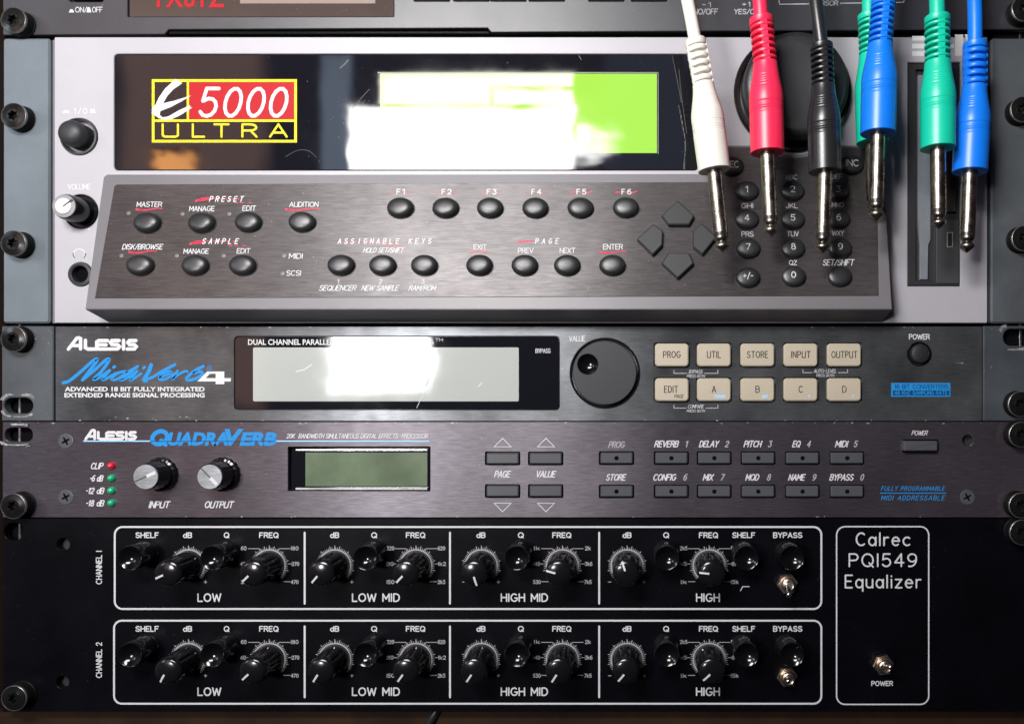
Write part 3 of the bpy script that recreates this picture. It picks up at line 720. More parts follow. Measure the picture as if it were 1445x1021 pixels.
kt('1', 476.5, 479, 394, 400.5); kt('2', 535, 539.5, 394, 400.5); kt('3', 595, 599.5, 394, 400.5)
kt('SEQUENCER', 450.5, 504, 402.5, 410.5, shear=.28); kt('NEW SAMPLE', 510.5, 564, 402.5, 410.5, shear=.28); kt('RAM/ROM', 577, 616.5, 402.5, 410.5, shear=.28)
for s_, x, y in (('ABC', 605, 180), ('DEF', 769, 178), ('GHI', 446, 283), ('JKL', 607, 283), ('MNO', 772, 280), ('PRS', 447, 385), ('TUV', 610, 384), ('WXY', 773, 382), ('QZ', 611, 488)):
    X, Y = zp([(x, y)])[0]; n = len(s_); kt(s_, X - n * 2.9, X + n * 2.9, Y - 3.6, Y + 3.6)
kt('SET/SHIFT', 1160, 1206.5, 366, 375, shear=.25)
emit('lettering', bm, M['white'], hs, fr=K)
bm = NB()
def sw(pts, w): ribbon(bm, pxs(pts, K), w * S, F0 + .05)
def under(x0, x1, y):
    n = 14; pts = []
    for i in range(n + 1):
        t = i / n; pts.append((x0 + (x1 - x0) * t, y + 1.5 * math.sin(t * 5.5) * (1 - .3 * t) - .4))
    for i in range(n): sw([pts[i], pts[i + 1]], (2.6 - 1.7 * (i / n)))
under(193, 229, 296); under(404, 452, 296); under(183, 221, 356); under(847, 884, 356.3)
for x0, y0 in ((277, 283), (269, 343.5)):
    sw([(x0, y0 + 1), (x0 + 8, y0 - 2), (x0 + 17, y0 - 3)], 2.6); sw([(x0 + 4, y0 - .4), (x0 + 18, y0 - 2.2)], 3)
    for k_ in (54, 62, 74): sw([(x0 + k_, y0 + 3), (x0 + k_ + 5, y0 + 3.6)], .8)
for i in range(1, 6):
    x = 296 + 51 / 6 * i - 2; sw([(x, 281), (x + .8, 281)], 1.5); x = 286 + 55 / 6 * i - 2; sw([(x, 340.5), (x + .8, 340.5)], 1.5)
for i in range(1, 10): x = 477 + 9.07 * i - 2; sw([(x, 341), (x + .6, 341)], 1.4)
sw([(730, 342), (742, 340.5), (752, 340)], 1.8); sw([(664, 357), (680, 354.5), (690, 356)], 1.0)
for x in (560, 623.5, 687, 750, 813.5, 877):
    q_ = 1.7 if x > 810 else .8
    sw([(x - 8, 272), (x - 2, 271)], q_); sw([(x + 6.3, 271.4), (x + 7.4, 271.4)], 1.4); sw([(x + 15, 272.5), (x + 21, 270.5)], q_)
sw([(540, 347.5), (570, 347.3)], .6)
emit('red_accents', bm, M['pink'], hs, fr=K)
ld = None
for x, y in ((182, 301), (258, 302), (324, 302), (172, 361), (250, 361), (316, 361), (401, 361), (399, 386)):
    a, b = K.at(x, y); at = (a, b, F0)
    if ld: dup(ld, hs, K, at)
    else:
        bm = NB(); lathe(bm, [(.95, F0 - .02), (.9, F0 + .08), (.5, F0 + .14), (0, F0 + .15)], a, b, 16); ld = emit('indicator_light', bm, M['leddim'], hs, fr=K, at=at)

# ================================================================== 3. first effects unit
T3 = thing('effects_processor', 'black effects unit with cream buttons, wide pale grey screen and blue script logo', 'rack unit', base_pos(722, 594))
body(T3, 465, 590)
def slot(x0, y0, x1, y1): return box(x0, y0, x1, y1, 11, n=6)
bm = NB(); plate(bm, box(78, 460.5, 1386, 593.8, .5), -3, 0, [box(330.5, 474, 789.5, 578.5, 6), circ(*P.at(1297, 499), 17 * S), circ(*P.at(853.5, 526), 49.5 * S, 48)] +
               [box(cx - 25.3, cy - 17.6, cx + 25.3, cy + 17.6, 4) for cy in (500.5, 549.5) for cx in (948, 1007.5, 1069, 1130, 1191.5)], bev=.2, floor=-2)
emit('front_panel', bm, M['midi'], T3)
bm = NB(); plate(bm, box(4, 460, 76.8, 593.6, 1), -3.2, .7, [slot(7, 561, 48, 583)], bev=.35); emit('rack_ear', bm, M['midi_ear'], T3)
bm = NB(); plate(bm, box(1387, 460, 1462, 593.6, 1), -3.2, .7, [slot(1414.5, 465, 1470, 489)][:0] + [box(1415, 464, 1458, 488, 11)], bev=.35); emit('rack_ear', bm, M['midi_ear'], T3)
def chip(bm, cx, cy, rx, ry, ang0, ang1, w):                       # paint worn off round a slot
    for i in range(9):
        t0 = random.uniform(ang0, ang1 - 12); t1 = min(ang1, t0 + random.uniform(12, 60)); k_ = 1.04 + random.uniform(0, .22)
        sq = lambda v: math.copysign(abs(v) ** .6, v)
        pts = [(cx + rx * k_ * sq(math.cos(math.radians(t0 + (t1 - t0) * q_ / 8))) + random.uniform(-.3, .3), cy - ry * (k_ + .05) * sq(math.sin(math.radians(t0 + (t1 - t0) * q_ / 8)))) for q_ in range(9)]
        ribbon(bm, pxs(pts), random.uniform(.8, 2.0) * w * S, .72 + i * .004)
bm = NB(); chip(bm, 27.5, 572, 21, 13, 20, 160, 1); chip(bm, 27.5, 572, 20, 12.5, 190, 320, 1.1); chip(bm, 1430, 476, 18, 14, 100, 160, .9); chip(bm, 1432, 476, 18, 14, 250, 300, .9)
emit('worn_edge', bm, M['worn'], T3)
def edge_chips(bm, x0, x1, ys, n, h=.05):
    for i in range(n):
        x = random.uniform(x0, x1); y = random.choice(ys) + random.uniform(-.3, .5); r = random.choice((.18, .25, .35, .5))
        a, b = P.at(x, y); sheet(bm, [(a + r * random.uniform(.7, 1.9) * math.cos(t), b + r * random.uniform(.4, .9) * math.sin(t)) for t in (0.2, 1.1, 2.0, 3.0, 4.0, 5.1)], h + i * .0012)
bm = NB(); edge_chips(bm, 85, 1380, (461.6, 592.6), 46); edge_chips(bm, 160, 330, (588, 590), 8); edge_chips(bm, 1345, 1360, (500, 512, 522), 5); edge_chips(bm, 790, 808, (535, 545, 520), 5); emit('paint_chip', bm, M['worn'], T3)
bm = NB(); plate(bm, box(331.5, 475, 788.5, 577.5, 5.5), -2, -.08, bev=.1); win = emit('display_window', bm, M['acrylic'], T3)
bm = NB(); sheet(bm, box(357, 490, 732, 566, 2), -.03); emit('screen', bm, M['lcd_pale'], win)
bm = NB(); btext(bm, 'DUAL CHANNEL PARALLEL PROCESSING', 350, 530, 478.5, 486.5, h=-.03, bold=.02)
text(bm, 'G', 604, 612, 478.5, 486.5, h=-.03, bold=.02); text(bm, 'TM', 614, 625, 477, 481.5, h=-.03, bold=0)
text(bm, 'BYPASS', 755.5, 777, 491.5, 498, h=-.03, bold=0); emit('lettering', bm, M['white'], win)
bm = NB(); line(bm, [(588, 575), (597, 556), (606, 533)], .7, h=-.01); line(bm, [(565, 543), (590, 537), (603, 533)], .7, h=-.01); line(bm, [(600, 545), (605, 535)], 2.2, h=-.01)
line(bm, [(418, 524), (430, 521), (440, 514)], 1.6, h=-.01); line(bm, [(675, 545), (680, 540)], 1.6, h=-.01); emit('scratches', bm, M['white'], win)
# value wheel with finger dimple
bm = NB(); a, b = P.at(853.5, 526)
lathe(bm, [(50 * S, .05), (49.4 * S, .7), (48 * S, .7), (47.4 * S, .2), (47 * S, -1.8)], a, b, 72); emit('wheel_ring', bm, M['gloss'], T3)
da, db = P.at(830, 514); 
bm = NB(); ho = circ(a, b, 45 * S, 64)
plate(bm, ho, -1.8, 2.6, [circ(da, db, 14 * S, 32)], bev=.35)
vw = emit('value_wheel', bm, M['padgrey'], T3)
bm = NB(); lathe(bm, [(14.1 * S, 2.4), (12.5 * S, 1.5), (9 * S, .6), (5 * S, .1), (0, -.1)], da, db, 32); emit('finger_dimple', bm, M['dish'], vw, angle=60)
# cream buttons
cb = None; cl = {948: ('PROG', 'EDIT'), 1007.5: ('UTIL', 'A'), 1069: ('STORE', 'B'), 1130: ('INPUT', 'C'), 1191.5: ('OUTPUT', 'D')}
for cx, tx in cl.items():
    for row, cy in enumerate((500.5, 549.5)):
        a, b = P.at(cx, cy, 2); at = (a, b, 0)
        if cb is None:
            bm = NB(); plate(bm, rrect(a - 23.6 * S, b - 16 * S, a + 23.6 * S, b + 16 * S, 5 * S, 5), -1.8, 2.0, bev=.5); cb = o = emit('button', bm, M['cream'], T3, at=at)
        else: o = dup(cb, T3, P, at)
        bm = NB(); s_ = tx[row]; hw = {'PROG': 12.5, 'EDIT': 10, 'UTIL': 10, 'STORE': 15, 'INPUT': 14, 'OUTPUT': 18.5}.get(s_, 3.2); dx = 0 if s_ != 'EDIT' else -1
        text(bm, s_, cx - hw + dx, cx + hw + dx, cy - 5.5, cy + 4.5, surf=2.0, h=.05, bold=-.004, space=1.15)
        if s_ == 'EDIT': text(bm, 'PAGE', cx + 3, cx + 17.5, cy + 6.5, cy + 12, surf=2.0, h=.05, bold=0, shear=.25)
        if s_ == 'A': text(bm, 'PARAM', cx + 1, cx + 16, cy + 7, cy + 12, surf=2.0, h=.05, bold=.02, mi=1)
        if s_ == 'B': text(bm, 'AMT', cx + 6, cx + 15, cy + 7, cy + 12, surf=2.0, h=.05, bold=.02, mi=1)
        if s_ in 'CD': sheet(bm, circ(*P.at(cx + 12, cy + 9, 2.0), .45, 10), 2.05, 1)
        emit('lettering', bm, [M['darkprint'], M['bluepale']], o, at=at)
bm = NB(); a, b = P.at(1297, 499); lathe(bm, [(17.4 * S, .05), (16.8 * S, .6), (15.8 * S, .6), (15.5 * S, -1.8)], a, b, 40); emit('button_surround', bm, M['gloss'], T3)
bm = NB(); lathe(bm, [(13.6 * S, -1.8), (13.4 * S, 1.6), (12.2 * S, 2.3), (8 * S, 2.7), (0, 2.8)], a, b, 40); emit('power_button', bm, M['satin'], T3)
# logos
def alesis(bm, x0, x1, y0, y1, h=.06):
    w_ = (x1 - x0); H_ = y1 - y0
    f = lambda pts: [(x0 + u * w_, y1 - v * H_) for u, v in pts]
    T_ = H_ * .25
    for pts in ([(.04, .08), (.155, .86), (.185, .90), (.208, .84), (.208, .1)], [(.10, .34), (.2, .34)],
                [(.275, .72), (.275, .18), (.31, .09), (.43, .09)],
                [(.58, .7), (.46, .7), (.43, .6), (.43, .2), (.46, .09), (.58, .09)], [(.44, .4), (.56, .4)],
                [(.74, .7), (.64, .7), (.62, .56), (.64, .42), (.72, .4), (.745, .26), (.72, .1), (.6, .09)],
                [(.80, .72), (.80, .09)],
                [(.97, .7), (.88, .7), (.86, .56), (.88, .42), (.95, .4), (.975, .26), (.95, .1), (.85, .09)]):
        ribbon(bm, pxs(f(pts)), T_ * S, h); h += .004
bm = NB(); alesis(bm, 92.5, 195, 474.5, 494); emit('maker_logo', bm, M['white'], T3)
bm = NB()
z3 = lambda pts: [(60 + x / 5.16, 460 + y / 5.16) for x, y in pts]
hh = .06
for pts, w_ in (([(152, 412), (200, 395), (290, 322), (365, 255), (397, 240), (385, 270), (335, 335), (292, 392)], 4.6), ([(292, 392), (390, 310), (460, 248), (485, 240), (475, 268), (425, 335), (375, 382), (392, 384), (450, 350), (490, 322)], 4.4),
                ([(492, 322), (440, 385), (462, 384), (530, 345), (590, 330)], 3.6), ([(518, 300), (527, 295)], 4.2), ([(612, 330), (560, 338), (508, 375), (510, 390), (545, 385), (620, 335), (695, 292)], 3.6), ([(695, 292), (625, 350), (570, 388), (595, 388), (650, 355), (690, 328)], 3.6),
                ([(690, 328), (640, 386), (655, 388), (720, 345)], 3.6), ([(736, 305), (745, 298)], 4.2), ([(792, 282), (775, 330), (742, 388), (755, 396)], 5.6), ([(742, 392), (800, 372), (870, 330), (965, 280)], 4.2),
                ([(858, 372), (915, 350), (938, 335), (918, 328), (880, 345), (850, 375), (865, 390), (905, 382), (960, 345)], 3.4), ([(985, 325), (945, 388), (985, 355), (1040, 328), (1055, 332)], 3.6),
                ([(1172, 292), (1110, 325), (1052, 375), (1060, 392), (1110, 385), (1165, 350), (1150, 330), (1105, 342)], 4.2)):
    ribbon(bm, spline([(*q_, 0) for q_ in pxs(z3(pts))], 4), w_ * S, hh); hh += .004
text(bm, 'R', 294.5, 296.7, 517, 521, h=.06, bold=0); line(bm, [(295.5 + 3.4 * math.cos(t * .5), 519 + 3.4 * math.sin(t * .5)) for t in range(12)], .7, closed=True)
emit('script_logo', bm, M['blue'], T3)
bm = NB(); q4 = lambda p: pxs(z3(p))
sheet(bm, q4([(1128, 402), (1200, 330), (1235, 330), (1190, 378), (1262, 378), (1262, 402)]), .13); sheet(bm, q4([(1262, 330), (1325, 330), (1325, 422), (1262, 422)]), .135); sheet(bm, q4([(1325, 378), (1374, 378), (1370, 402), (1325, 402)]), .13); sheet(bm, q4([(1200, 330), (1262, 330), (1262, 346), (1222, 346)]), .132)
emit('numeral', bm, M['silver'], T3)
bm = NB()
btext(bm, 'ADVANCED 18 BIT FULLY INTEGRATED', 91.5, 289, 545.5, 552, bold=.035); btext(bm, 'EXTENDED RANGE SIGNAL PROCESSING', 91, 289, 554, 560.5, bold=.035)
text(bm, 'VALUE', 803, 826, 473.5, 481.5, bold=0); text(bm, 'POWER', 1282.5, 1312, 471, 479, bold=.01)
emit('lettering', bm, M['white'], T3)
bm = NB()
for x0, x1, y, t1, ls in ((951, 1013, 522, 'BYPASS', 0), (1133, 1196, 521, 'AUTO LEVEL', 0), (951, 1013, 571, 'COMPARE', 0)):
    cx = (x0 + x1) / 2; hw = len(t1) * 1.62 + .5
    line(bm, [(x0, y), (x0, y + 4.5), (cx - hw - 2, y + 4.5)], .8); line(bm, [(x1, y), (x1, y + 4.5), (cx + hw + 2, y + 4.5)], .8)
    text(bm, t1, cx - hw, cx + hw, y - .5, y + 5, bold=0, shear=.2); text(bm, 'PRESS BOTH', cx - 13, cx + 13, y + 6.5, y + 10.5, bold=0, shear=.2)
emit('small_lettering', bm, M['dimwhite'], T3)
bm = NB(); sheet(bm, box(1257.5, 540, 1341, 559.5), .05, 0); sheet(bm, box(1260, 550.5, 1339.5, 557.8), .08, 1)
text(bm, '18 BIT CONVERTERS', 1262, 1337, 542, 548.5, h=.11, bold=0, mi=1); text(bm, '48 KHZ SAMPLING RATE', 1262, 1337, 551.2, 557, h=.12, bold=.01, mi=0)
emit('badge', bm, [M['blue'], M['bluedark']], T3)

# ================================================================== 4. second effects unit
T4 = thing('effects_processor', 'purplish black effects unit with two silver capped knobs, small green screen and grey buttons', 'rack unit', base_pos(722, 729))
body(T4, 599, 725)
gb = [(709.2, 646.5), (770, 646.5), (709.2, 692.5), (770, 692.5)] + [(cx, cy) for cy in (646, 693) for cx in (870, 947.5, 1008, 1070, 1132.5, 1195.5)]
bm = NB(); plate(bm, box(3.5, 595, 1462, 729.8, .5), -3, 0, [box(6.5, 603, 46, 623, 9, n=6), box(406.5, 630, 607, 692.5, 1.5), box(1274, 620, 1325, 638.5, 2), circ(*P.at(1366, 621), 8 * S, 24)] +
               [box(cx - 24.5, cy - 9.3, cx + 24.5, cy + 9.3, 2) for cx, cy in gb], bev=.2)
emit('front_panel', bm, M['quad'], T4)
bm = NB()
for x0, y0, x1, y1 in [(406, 629, 608, 693), (1273, 619, 1326, 639)] + [(cx - 26, cy - 11, cx + 26, cy + 11) for cx, cy in gb]: sheet(bm, box(x0, y0, x1, y1), -2.9)
emit('backing_plate', bm, M['black_void'], T4)
bm = NB(); chip(bm, 26, 613, 21, 13, 200, 300, 1); chip(bm, 26, 613, 20, 12, 60, 100, .8); emit('worn_edge', bm, M['worn'], T4)
bm = NB(); plate(bm, box(408, 631, 606.5, 691.5), -2.8, -2.3); ds = emit('display', bm, M['acrylic'], T4)
bm = NB(); sheet(bm, box(431, 638, 603, 685.5, surf=-2.2), -2.2); emit('screen', bm, M['lcd_olive'], ds)
bm = NB(); plate(bm, box(417, 632.5, 604, 636, surf=-2), -2.3, -1.6, bev=.25); plate(bm, box(417, 687, 604, 691, surf=-2), -2.3, -1.6, bev=.25); emit('screen_bezel', bm, M['bright'], ds)
lt = None
for i, (y, s_) in enumerate(((656.5, 'CLIP'), (674, '-6 dB'), (691.5, '-12 dB'), (709, '-18 dB'))):
    a, b = P.at(158, y); bm = NB(); lathe(bm, [(1.75, .02), (1.7, .3), (1.55, 1.0), (1.0, 1.65), (.4, 1.9), (0, 1.95)], a, b, 24)
    emit('led', bm, M['ledred'] if i == 0 else M['ledgreen'], T4, at=(a, b, 0), label='red clip light above the green lights' if i == 0 else None, angle=60)
def qknob(px, py, ang):
    a, b = P.at(px, py)
    bm = NB(); fl = lambda t, h: 1 + (.02 * math.cos(18 * t) if h < 9.4 else 0)
    lathe(bm, [(24.4 * S, .15), (24 * S, .9), (22.6 * S, 1.6), (19.6 * S, 2.0), (18.6 * S, 9.2), (18 * S, 10.2), (17.4 * S, 10.5), (0, 10.5)], a, b, 72, flute=fl); k = emit('knob', bm, M['gloss'], T4, at=(a, b, 0))
    bm = NB(); lathe(bm, [(17.0 * S, 10.4), (16.6 * S, 10.9), (0, 10.95)], a, b, 48); emit('knob_cap', bm, M['capmetal'], k)
    bm = NB(); c, s = math.cos(ang), math.sin(ang)
    ribbon(bm, [(a - c * 5.4, b - s * 5.4), (a + c * .5, b + s * .5)], .45, 11.05, caps=False, mi=1); ribbon(bm, [(a + c * .6, b + s * .6), (a + c * 5.0, b + s * 5.0)], 1.5, 11.07, caps=False); emit('pointer', bm, [M['white'], M['darkprint']], k)
qknob(227.5, 669, math.radians(24)); qknob(315, 669, math.radians(-45))
kb_ = None
for i, (cx, cy) in enumerate(gb):
    a, b = P.at(cx, cy, 1.6); at = (a, b, 0)
    if kb_ is None:
        bm = NB(); plate(bm, rrect(a - 22.6 * S, b - 7.6 * S, a + 22.6 * S, b + 7.6 * S, .5), -2.6, 1.8, bev=.5); o = kb_ = emit('button', bm, M['keygrey'], T4, at=at)
    else: o = dup(kb_, T4, P, at)
    if i >= 4:
        bm = NB(); lathe(bm, [(1.05, 1.78), (1.0, 1.86), (.5, 1.84), (0, 1.83)], a, b, 16); emit('indicator_light', bm, M['black_void'], o, at=at)
bm = NB(); plate(bm, rrect(*P.at(1276.5, 636, 3), *P.at(1323, 622, 3), .4), -2.6, 3.4, bev=.5); emit('power_button', bm, M['keygrey'], T4)
bm = NB(); alesis(bm, 118, 193.5, 605, 620.5)
strk = dict(shear=.28, bold=.012)
def t4(s_, x0, x1, yc, hh=4.3, **kw): text(bm, s_, x0, x1, yc - hh, yc + hh, **{**strk, **kw})
for (y, s_, x0) in ((657, 'CLIP', 127.5), (674.5, '-6 dB', 126), (692, '-12 dB', 120.5), (709.5, '-18 dB', 120.5)): t4(s_, x0, 147, y, 4.6)
t4('INPUT', 209.5, 241, 711.5, 5); t4('OUTPUT', 288, 331, 711.5, 5)
t4('20K  BANDWIDTH SIMULTANEOUS DIGITAL EFFECTS  PROCESSOR', 404, 605, 614.8, 3.4, bold=.006)
t4('PAGE', 697, 721.5, 668.5, 4.8); t4('VALUE', 755.5, 785.5, 668.5, 4.8); t4('STORE', 854.5, 884.5, 673, 4.8)
for s_, x0, x1, n_, nx in (('REVERB', 923, 959, '1', 966), ('DELAY', 986, 1015.5, '2', 1022.5), ('PITCH', 1049, 1076, '3', 1083), ('EQ', 1117.5, 1131, '4', 1138), ('MIDI', 1178, 1198, '5', 1204)): t4(s_, x0, x1, 626, 4.8)
for s_, x0, x1 in (('CONFIG', 921, 955.5), ('MIX', 991.5, 1008), ('MOD', 1051.5, 1072.5), ('NAME', 1112, 1137.5), ('BYPASS', 1170, 1206)): t4(s_, x0, x1, 673, 4.8)
t4('POWER', 1286, 1310, 610.5, 3.4, bold=.005)
for x in (709.3, 770.5):
    line(bm, [(x, 618), (x - 12, 630), (x + 12, 630)], 1.1, closed=True); line(bm, [(x, 721.5), (x - 12, 709.5), (x + 12, 709.5)], 1.1, closed=True)
emit('lettering', bm, M['white'], T4)
bm = NB(); t4('PROG', 858, 883, 627, 4.8)
for n_, x in zip('12345', (966, 1022.5, 1083, 1138, 1204)): t4(n_, x, x + (5 if n_ != '1' else 4), 626, 4.8)
for n_, x in zip('67890', (963.5, 1016, 1081.5, 1145.5, 1213)): t4(n_, x, x + 5.5, 673, 4.8)
emit('numerals', bm, M['greyprint'], T4)
bm = NB(); line(bm, [(118, 622), (212, 622)], 1.6, h=.05); line(bm, [(386, 622), (605, 622)], 1.6, h=.05)
emit('stripe', bm, M['bluepale'], T4)
bm = NB()
kw = dict(shear=.22, bold=.05)
strokes(bm, 'Q', 213, 234, 608, 626.5, 6.0 * S, h=.06, slant=.22); btext(bm, 'UADRA', 237, 322, 609.5, 628.5, h=.065, **kw); btext(bm, 'V', 317, 344, 605, 628.5, h=.07, **kw); btext(bm, 'ERB', 338, 390.5, 609.5, 628.5, h=.075, **kw)
line(bm, [(212, 622.3), (388, 622.3)], .9, h=.10, mi=1)
emit('name_logo', bm, [M['blue'], M['bluedark']], T4)
bm = NB(); text(bm, 'FULLY PROGRAMMABLE', 1243, 1334, 685.5, 692, **{**strk, 'bold': 0, 'space': 1.2}); text(bm, 'MIDI ADDRESSABLE', 1243, 1334, 698.5, 705.5, **{**strk, 'bold': 0, 'space': 1.25})
line(bm, [(1242, 695.3), (1335, 695.3)], 1.2); emit('slogan', bm, M['blue'], T4)

bm = NB(); edge_chips(bm, 40, 1400, (596.2, 596.8, 728.6), 52); emit('paint_chip', bm, M['worn'], T4)

# ================================================================== 5. equalizer
T5 = thing('equalizer', 'black two channel equalizer with rows of pointer knobs and white outlined sections', 'rack unit', base_pos(722, 1003))
body(T5, 735, 998)
bm = NB(); plate(bm, box(3.5, 731, 1462, 1003.5, .5), -3, 0, [box(6, 737.5, 33, 762, 11, n=6), circ(*P.at(89, 768), 9 * S, 24), circ(*P.at(88, 962), 9 * S, 24)], bev=.25); emit('front_panel', bm, M['eq'], T5)
bm = NB()
def rl(x0, y0, x1, y1, r, w_): ribbon(bm, box(x0, y0, x1, y1, r, n=8), w_ * S, .05, closed=True)
rl(162, 743, 1159, 858.5, 11, 2.6); rl(161, 875, 1159, 992, 11, 2.6); rl(1180.5, 742.5, 1310.5, 993, 12, 1.9)
for y0, y1 in ((751, 851), (883, 983)):
    for x, w_ in ((430, 2.8), (635, 2.6), (845.5, 2.6)): line(bm, [(x, y0), (x, y1)], w_)
emit('outline', bm, M['white'], T5)
bm = NB()
lw = .48
for y, sp, yl in ((754.5, 0, 842.5), (886.5, 0, 975)):
    for s_, x0, x1 in (('SHELF', 192, 223.5), ('dB', 259, 270.5), ('Q', 316.5, 323), ('FREQ', 366.5, 392.5), ('dB', 466.5, 478), ('Q', 524.5, 531.5), ('FREQ', 573.5, 599.5), ('dB', 673, 684.5), ('Q', 731.5, 738.5), ('FREQ', 780, 805.5), ('dB', 879, 890.5), ('Q', 936.5, 943.5), ('FREQ', 987, 1012.5), ('SHELF', 1034, 1065), ('BYPASS', 1091.5, 1131.5)):
        strokes(bm, s_, x0, x1, y - 3.4, y + 3.4, lw)
    for s_, x0, x1 in (('LOW', 279.5, 311.5), ('LOW MID', 497.5, 563.5), ('HIGH MID', 707.5, 772.5), ('HIGH', 983, 1015)):
        strokes(bm, s_, x0, x1, yl - 5.2, yl + 5.2, .62)
strokes(bm, 'CHANNEL 1', 136, 143.5, 777, 823, .42, rot=True); strokes(bm, 'CHANNEL 2', 136, 143.5, 906, 955, .42, rot=True)
strokes(bm, 'Calrec', 1208.5, 1283.5, 751.5, 769, .72, gap=.3); strokes(bm, 'PQ1549', 1198.5, 1293, 781, 798.5, .72, gap=.3); strokes(bm, 'Equalizer', 1193, 1299, 811, 828.5, .72, gap=.3)
strokes(bm, 'POWER', 1230, 1259.5, 960.5, 966.5, .42)
line(bm, [(1045, 833), (1048, 827), (1057, 827)], 1.1)
emit('lettering', bm, M['white'], T5)
FR = {380: (('60', '180'), ('40', '270'), ('33', '470')), 587: (('320', '620'), ('210', '1k2'), ('150', '2k3')), 793.6: (('1k', '2k'), ('640', '3k6'), ('530', '7k5')), 1000.7: (('2k5', '5k5'), ('1k5', '8k1'), ('1k', '15k'))}
DX = (266, 380, 472.5, 587, 679.2, 793.6, 884.8, 1000.7)
bm = NB()
for cy in (797.5, 929.5):
    for cx in DX:
        R0 = 22.4
        pol = lambda r, t: (cx + r * math.cos(math.radians(t)), cy - r * math.sin(math.radians(t)))
        line(bm, [pol(R0, t) for t in range(225, -46, -6)], 1.9)
        for i in range(46):
            t = 225 - i * 6; big = i % 5 == 0 and 0 < i < 45
            if abs(t - 90) < 3.1 and i == 22: continue
            line(bm, [pol(R0, t), pol(R0 + (5.2 if big else 3.4), t)], 1.0 if big else .7, h=.064)
        line(bm, [pol(R0, 90), pol(R0 + 5.6, 90)], 1.1, h=.064)
        if cx in FR:
            (a1, a2), (b1_, b2_), (c1, c2) = FR[cx]
            for s_, x, y, sd in ((a1, cx - 36, cy - 24.5, -1), (a2, cx + 36, cy - 24.5, 1), (b1_, cx - 37, cy - 2.5, -1), (b2_, cx + 37, cy - 2.5, 1), (c1, cx - 36, cy + 23, -1), (c2, cx + 36, cy + 23, 1)):
                wd = 2.7 * len(s_) + .8; x0 = x if sd > 0 else x - 0
                strokes(bm, s_, x - wd / 2 - .5, x + wd / 2 + .5, y - 2.4, y + 2.4, .34, gap=.25)
            for sd in (-1, 1):
                t = 90 - sd * 28
                line(bm, [pol(R0 + 1, t), (cx + sd * 14, cy - 24), (cx + sd * 29.5, cy - 24)], .9, h=.068)
                line(bm, [(cx + sd * 27, cy - 2.5), (cx + sd * 31.5, cy - 2.5)], .9, h=.068); line(bm, [(cx + sd * 20, cy + 22.5), (cx + sd * 29.5, cy + 22.5)], .9, h=.068)
        else:
            line(bm, [(cx - 26.5, cy + 23), (cx - 22.5, cy + 23)], 1); line(bm, [(cx + 22, cy + 23), (cx + 26, cy + 23)], 1); line(bm, [(cx + 24, cy + 21), (cx + 24, cy + 25)], 1, h=.064)
emit('dial_scale', bm, M['greyprint'], T5)
# pointer knobs
KH = 15.6
ang1 = (204, 222, 228, 226, 285, 167, 286 - 178 + 0, 176); ang2 = (238, 222, 236, 234, 236, 238, 231, 226)
PR = {}
kp = None
for row, (cy, angs) in enumerate(((797.5, ang1), (929.5, ang2))):
    for cx, an in zip(DX, angs):
        a, b = P.at(cx, cy)
        at = (a, b, 0)
        if kp is None:
            bm = NB()
            def fl(t, h):
                if h < 3.2 or h > KH - 1.6: return 1
                return 1 - .085 * max(0, math.cos(t * 9)) ** 2
            lathe(bm, [(21 * S, .2), (20.9 * S, 1.2), (20.5 * S, 2.6), (20.3 * S, 3.1), (20.2 * S, 3.4), (19.6 * S, 7), (19.0 * S, 11), (18.5 * S, KH - 1.7), (18.3 * S, KH - 1.5), (18.0 * S, KH - 1.0)], a, b, 108, flute=fl)
            kp = o = emit('knob', bm, M['gloss'], T5, at=at)
            bm = NB(); lathe(bm, [(18.0 * S, KH - 1.1), (17.4 * S, KH - .5), (16 * S, KH - .05), (12 * S, KH + .4), (6 * S, KH + .72), (0, KH + .85)], a, b, 56); emit('knob_cap', bm, M['gloss'], o, at=at, angle=60)
        else: o = dup(kp, T5, P, at)
        t = math.radians(an); bm = NB(); c, s = math.cos(t), math.sin(t)
        pts = [(a + c * r, b + s * r) for r in (1.3, 3, 4.6, 5.6)]; hs_ = (KH + .95, KH + .78, KH + .40, KH + .04)
        nx, ny = -s * .42, c * .42; up = [bm.verts.new((p_[0] + nx, p_[1] + ny, h)) for p_, h in zip(pts, hs_)]; dn = [bm.verts.new((p_[0] - nx, p_[1] - ny, h)) for p_, h in zip(pts, hs_)]
        for i in range(3): bm.faces.new((up[i], up[i + 1], dn[i + 1], dn[i]))
        emit('pointer', bm, M['white'], o, at=at)
# dished push caps
pc = None
for cy in (779.5, 911.5):
    for cx in (207.5, 320, 529, 735, 940, 1049, 1111):
        a, b = P.at(cx, cy); at = (a, b, 0)
        if pc is None:
            bm = NB(); lathe(bm, [(18 * S, .05), (18 * S, 1), (17.3 * S, 1.2), (17 * S, 11.0), (16.3 * S, 11.6)], a, b, 48); pc = emit('push_cap', bm, M['gloss'], T5, at=at)
            bm = NB(); lathe(bm, [(16.3 * S, 11.6), (15.4 * S, 11.5), (12 * S, 10.4), (7 * S, 9.4), (3 * S, 9.0), (0, 8.9)], a, b, 48); emit('dished_face', bm, M['dish'], pc, at=at, angle=60)
        else: dup(pc, T5, P, at)
